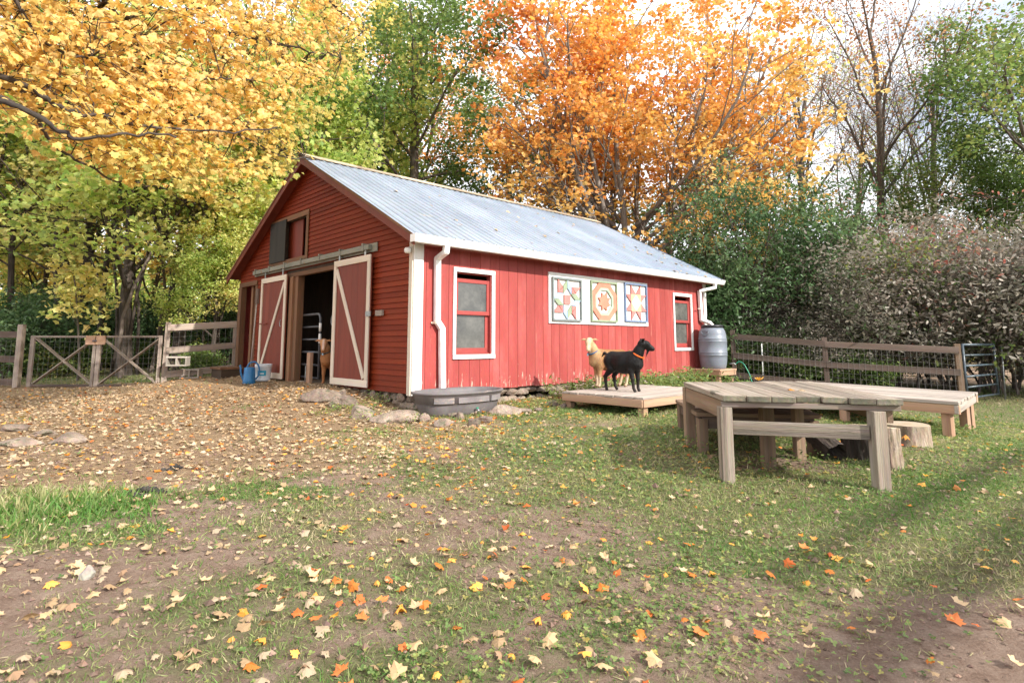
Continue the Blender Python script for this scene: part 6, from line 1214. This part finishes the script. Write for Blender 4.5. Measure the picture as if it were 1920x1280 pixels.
def leaves():
    rng = np.random.default_rng(61); X1 = []; Y1 = []
    for y0, y1, n in ((.6, 3.0, 8600), (3.0, 6, 19000), (6, 10, 34000), (10, 15, 26000)):
        x, y = frust(n, y0, y1, rng, 1.15); d = litter_d(x, y); d = np.where(y < 6, .12+.88*np.maximum(d, .30*sm((1.2-x)/1.8)), .03+.97*d); base = np.where(y < 4.5, .42, .50)
        k = (rng.random(n) < d*base*np.clip(1+.7*wav(x+1, y, 6.)+.5*wav(x, y+5, 15.), .15, 2.2)) & ~inbarn(x, y); X1.append(x[k]); Y1.append(y[k])
    x = np.concatenate(X1); y = np.concatenate(Y1)
    px, py = x-BC[0], y-BC[1]; a = px*GV[0]+py*GV[1]; b = px*DV[0]+py*DV[1]
    k = ~((a > -2.5) & (a < -1.05) & (b > 1.6) & (b < 3.6)) & ~((a > -.85) & (a < 0) & (b > -.35) & (b < 1.1)); x, y = x[k], y[k]
    n = len(x); z = hgt(x, y)+rng.uniform(.006, .022, n); size = rng.uniform(.026, .060, n)*np.where(y > 6, 1.15, 1.0)
    up = rng.normal(0, .22, (n, 3))+[0, 0, 1]; hd = rng.normal(0, 1, (n, 3))*[1, 1, .1]
    hue = np.clip(rng.choice([.1, .35, .55, .75, .9], n, p=[.08, .14, .24, .28, .26])+rng.normal(0, .06, n), 0, 1)
    red = rng.random(n) < np.where(x > -1, .38, .10)
    order = np.argsort(y); near = [i for i in order if abs(x[i]/y[i]) < .87 and (640-SHIFT*0) and 640+(CAM_H-z[i])/y[i]*F_PX < 1275][:300]; near_s = set(near); rest = np.array([i for i in range(n) if i not in near_s])
    mlit = LM['litter']; mred = leafmat('fallen_orange_leaf', [(.55, .10, .03), (.70, .20, .035), (.78, .32, .05), (.80, .42, .08), (.62, .14, .05)], .2, .5)
    rt = empty('leaf_litter', (0, 0, 0), 0, 'carpet of fallen yellow and tan maple leaves across the yard', 'leaf litter'); rt['kind'] = 'stuff'
    for nm, sel, mt in (('pale_leaves', rest[~red[rest]], mlit), ('orange_leaves', rest[red[rest]], mred)):
        fine = y[sel] < 7
        me = scatter_mesh(nm, 'star', np.stack([x, y, z], 1)[sel], size[sel], up[sel], hd[sel], hue[sel], rng, curl=.6); o = link(nm, me, mt, rt); o['kind'] = 'stuff'
    # leaves lying on the roof
    protos = []
    for v in range(10):
        r_ = np.random.default_rng(700+v); me = scatter_mesh('leaf_blade', 'maple', np.zeros((1, 3))-[0, .3, 0], np.ones(1), np.array([[0, 0, 1.]]), np.array([[0, 1., 0]]), np.array([[.42, .62, .85, .5, .2, .3, .6, .1, .8, .95][v]]), r_, curl=[.25, .5, .15, .4, .9, .3, .6, .2, .45, .8][v]); me.materials.append(mred if v % 2 and v > 4 else (mlit if v < 5 else mred)); protos.append(me)
    cname = {0: 'pale tan', 1: 'cream', 2: 'bleached cream', 3: 'tan', 4: 'brown', 5: 'orange', 6: 'bright orange', 7: 'deep red orange', 8: 'yellow orange', 9: 'red'}
    def place(px_, py_):
        t = float(turf(np.array([px_]), np.array([py_]))[0]); u = 960+px_/py_*F_PX
        g = 'long grass' if t > .85 and px_ < -1.5 else 'green grass' if t > .5 else 'worn grass' if t > .25 else 'bare soil'
        c = ['far left', 'left side', 'left of centre', 'centre left', 'centre right', 'right of centre', 'right side', 'far right'][int(np.clip(u/240, 0, 7))]
        return f'on {g}, {c}, ' + ('front' if py_ < 1.9 else 'second' if py_ < 2.35 else 'third' if py_ < 2.9 else 'back') + ' band'
    todo = {}
    for i in near:
        v = int(rng.integers(5, 10)) if red[i] else int(rng.choice([0, 1, 2, 3, 4], p=[.3, .22, .18, .2, .1])); s = float(size[i])*1.08
        o = bpy.data.objects.new('fallen_leaf', protos[v]); COL.objects.link(o); o.location = (float(x[i]), float(y[i]), float(z[i])+.003)
        o.rotation_euler = (rng.normal(0, .32), rng.normal(0, .32), rng.uniform(0, 6.28)); o.scale = (s, s*rng.uniform(.75, 1.1), s)
        todo.setdefault(f"{'small ' if size[i] < .036 else 'large ' if size[i] > .05 else ''}{cname[v]} maple {{}} {place(x[i], y[i])}", []).append((x[i]/y[i], o))
    ordn = ['leftmost', 'second from left', 'third from left', 'fourth from left', 'fifth from left', 'sixth from left', 'seventh from left', 'eighth from left', 'ninth from left', 'tenth from left', 'eleventh from left', 'twelfth from left']
    for lab, L_ in todo.items():
        L_.sort(key=lambda q: q[0])
        for r_i, (_, o) in enumerate(L_): tag(o, lab.format('leaf') if len(L_) == 1 else lab.format('leaf').replace(' on ', f', {ordn[min(r_i, 11)]}, on '), 'leaf', 'fallen maple leaves in the foreground')
    k = 60; r_ = np.random.default_rng(8); pb_ = np.column_stack([r_.uniform(.2, 8, k), r_.uniform(-.2, RY, k)]); pb_[:25, 1] = r_.uniform(-.3, 1.3, 25); pb_[:25, 0] = r_.uniform(6, 8, 25); zz = EZ+(pb_[:, 1]-EY)*SL+.05
    PW = np.array([bw(b_, a_, z_) for (b_, a_), z_ in zip(pb_, zz)]); nn = np.array([*( -GV*math.sin(ang)), math.cos(ang)])
    me = scatter_mesh('roof_leaves', 'star', PW, r_.uniform(.06, .1, k), nn+r_.normal(0, .12, (k, 3)), r_.normal(0, 1, (k, 3)), r_.uniform(.3, .9, k), r_); o = link('roof_leaves', me, mlit, rt); o['kind'] = 'stuff'
leaves()
def table_leaves():
    me = None
    for (u, v, z, hu, lab) in [(1418, 717, TZ, 1, 'orange leaf lying at the back edge of the plank table'), (1478, 732, TZ, 8, 'yellow leaf lying in the middle of the plank table top'), (1497, 733, TZ, 1, 'pale leaf beside the yellow leaf on the plank table top'), (1702, 818, .27, 5, 'orange leaf resting on the split log by the right table post')]:
        p = gz(u, v, z); r_ = np.random.default_rng(u); me = scatter_mesh('leaf_blade', 'maple', np.zeros((1, 3)), np.array([.08]), np.array([[0, .1, 1.]]), r_.normal(0, 1, (1, 3)), np.array([.75 if hu == 1 else .5]), r_, curl=.8)
        o = link('fallen_leaf', me, bpy.data.materials['fallen_orange_leaf'] if hu != 1 or u == 1418 else LM['litter'], None, (p[0], p[1], z+.012)); tag(o, lab, 'leaf')
table_leaves()
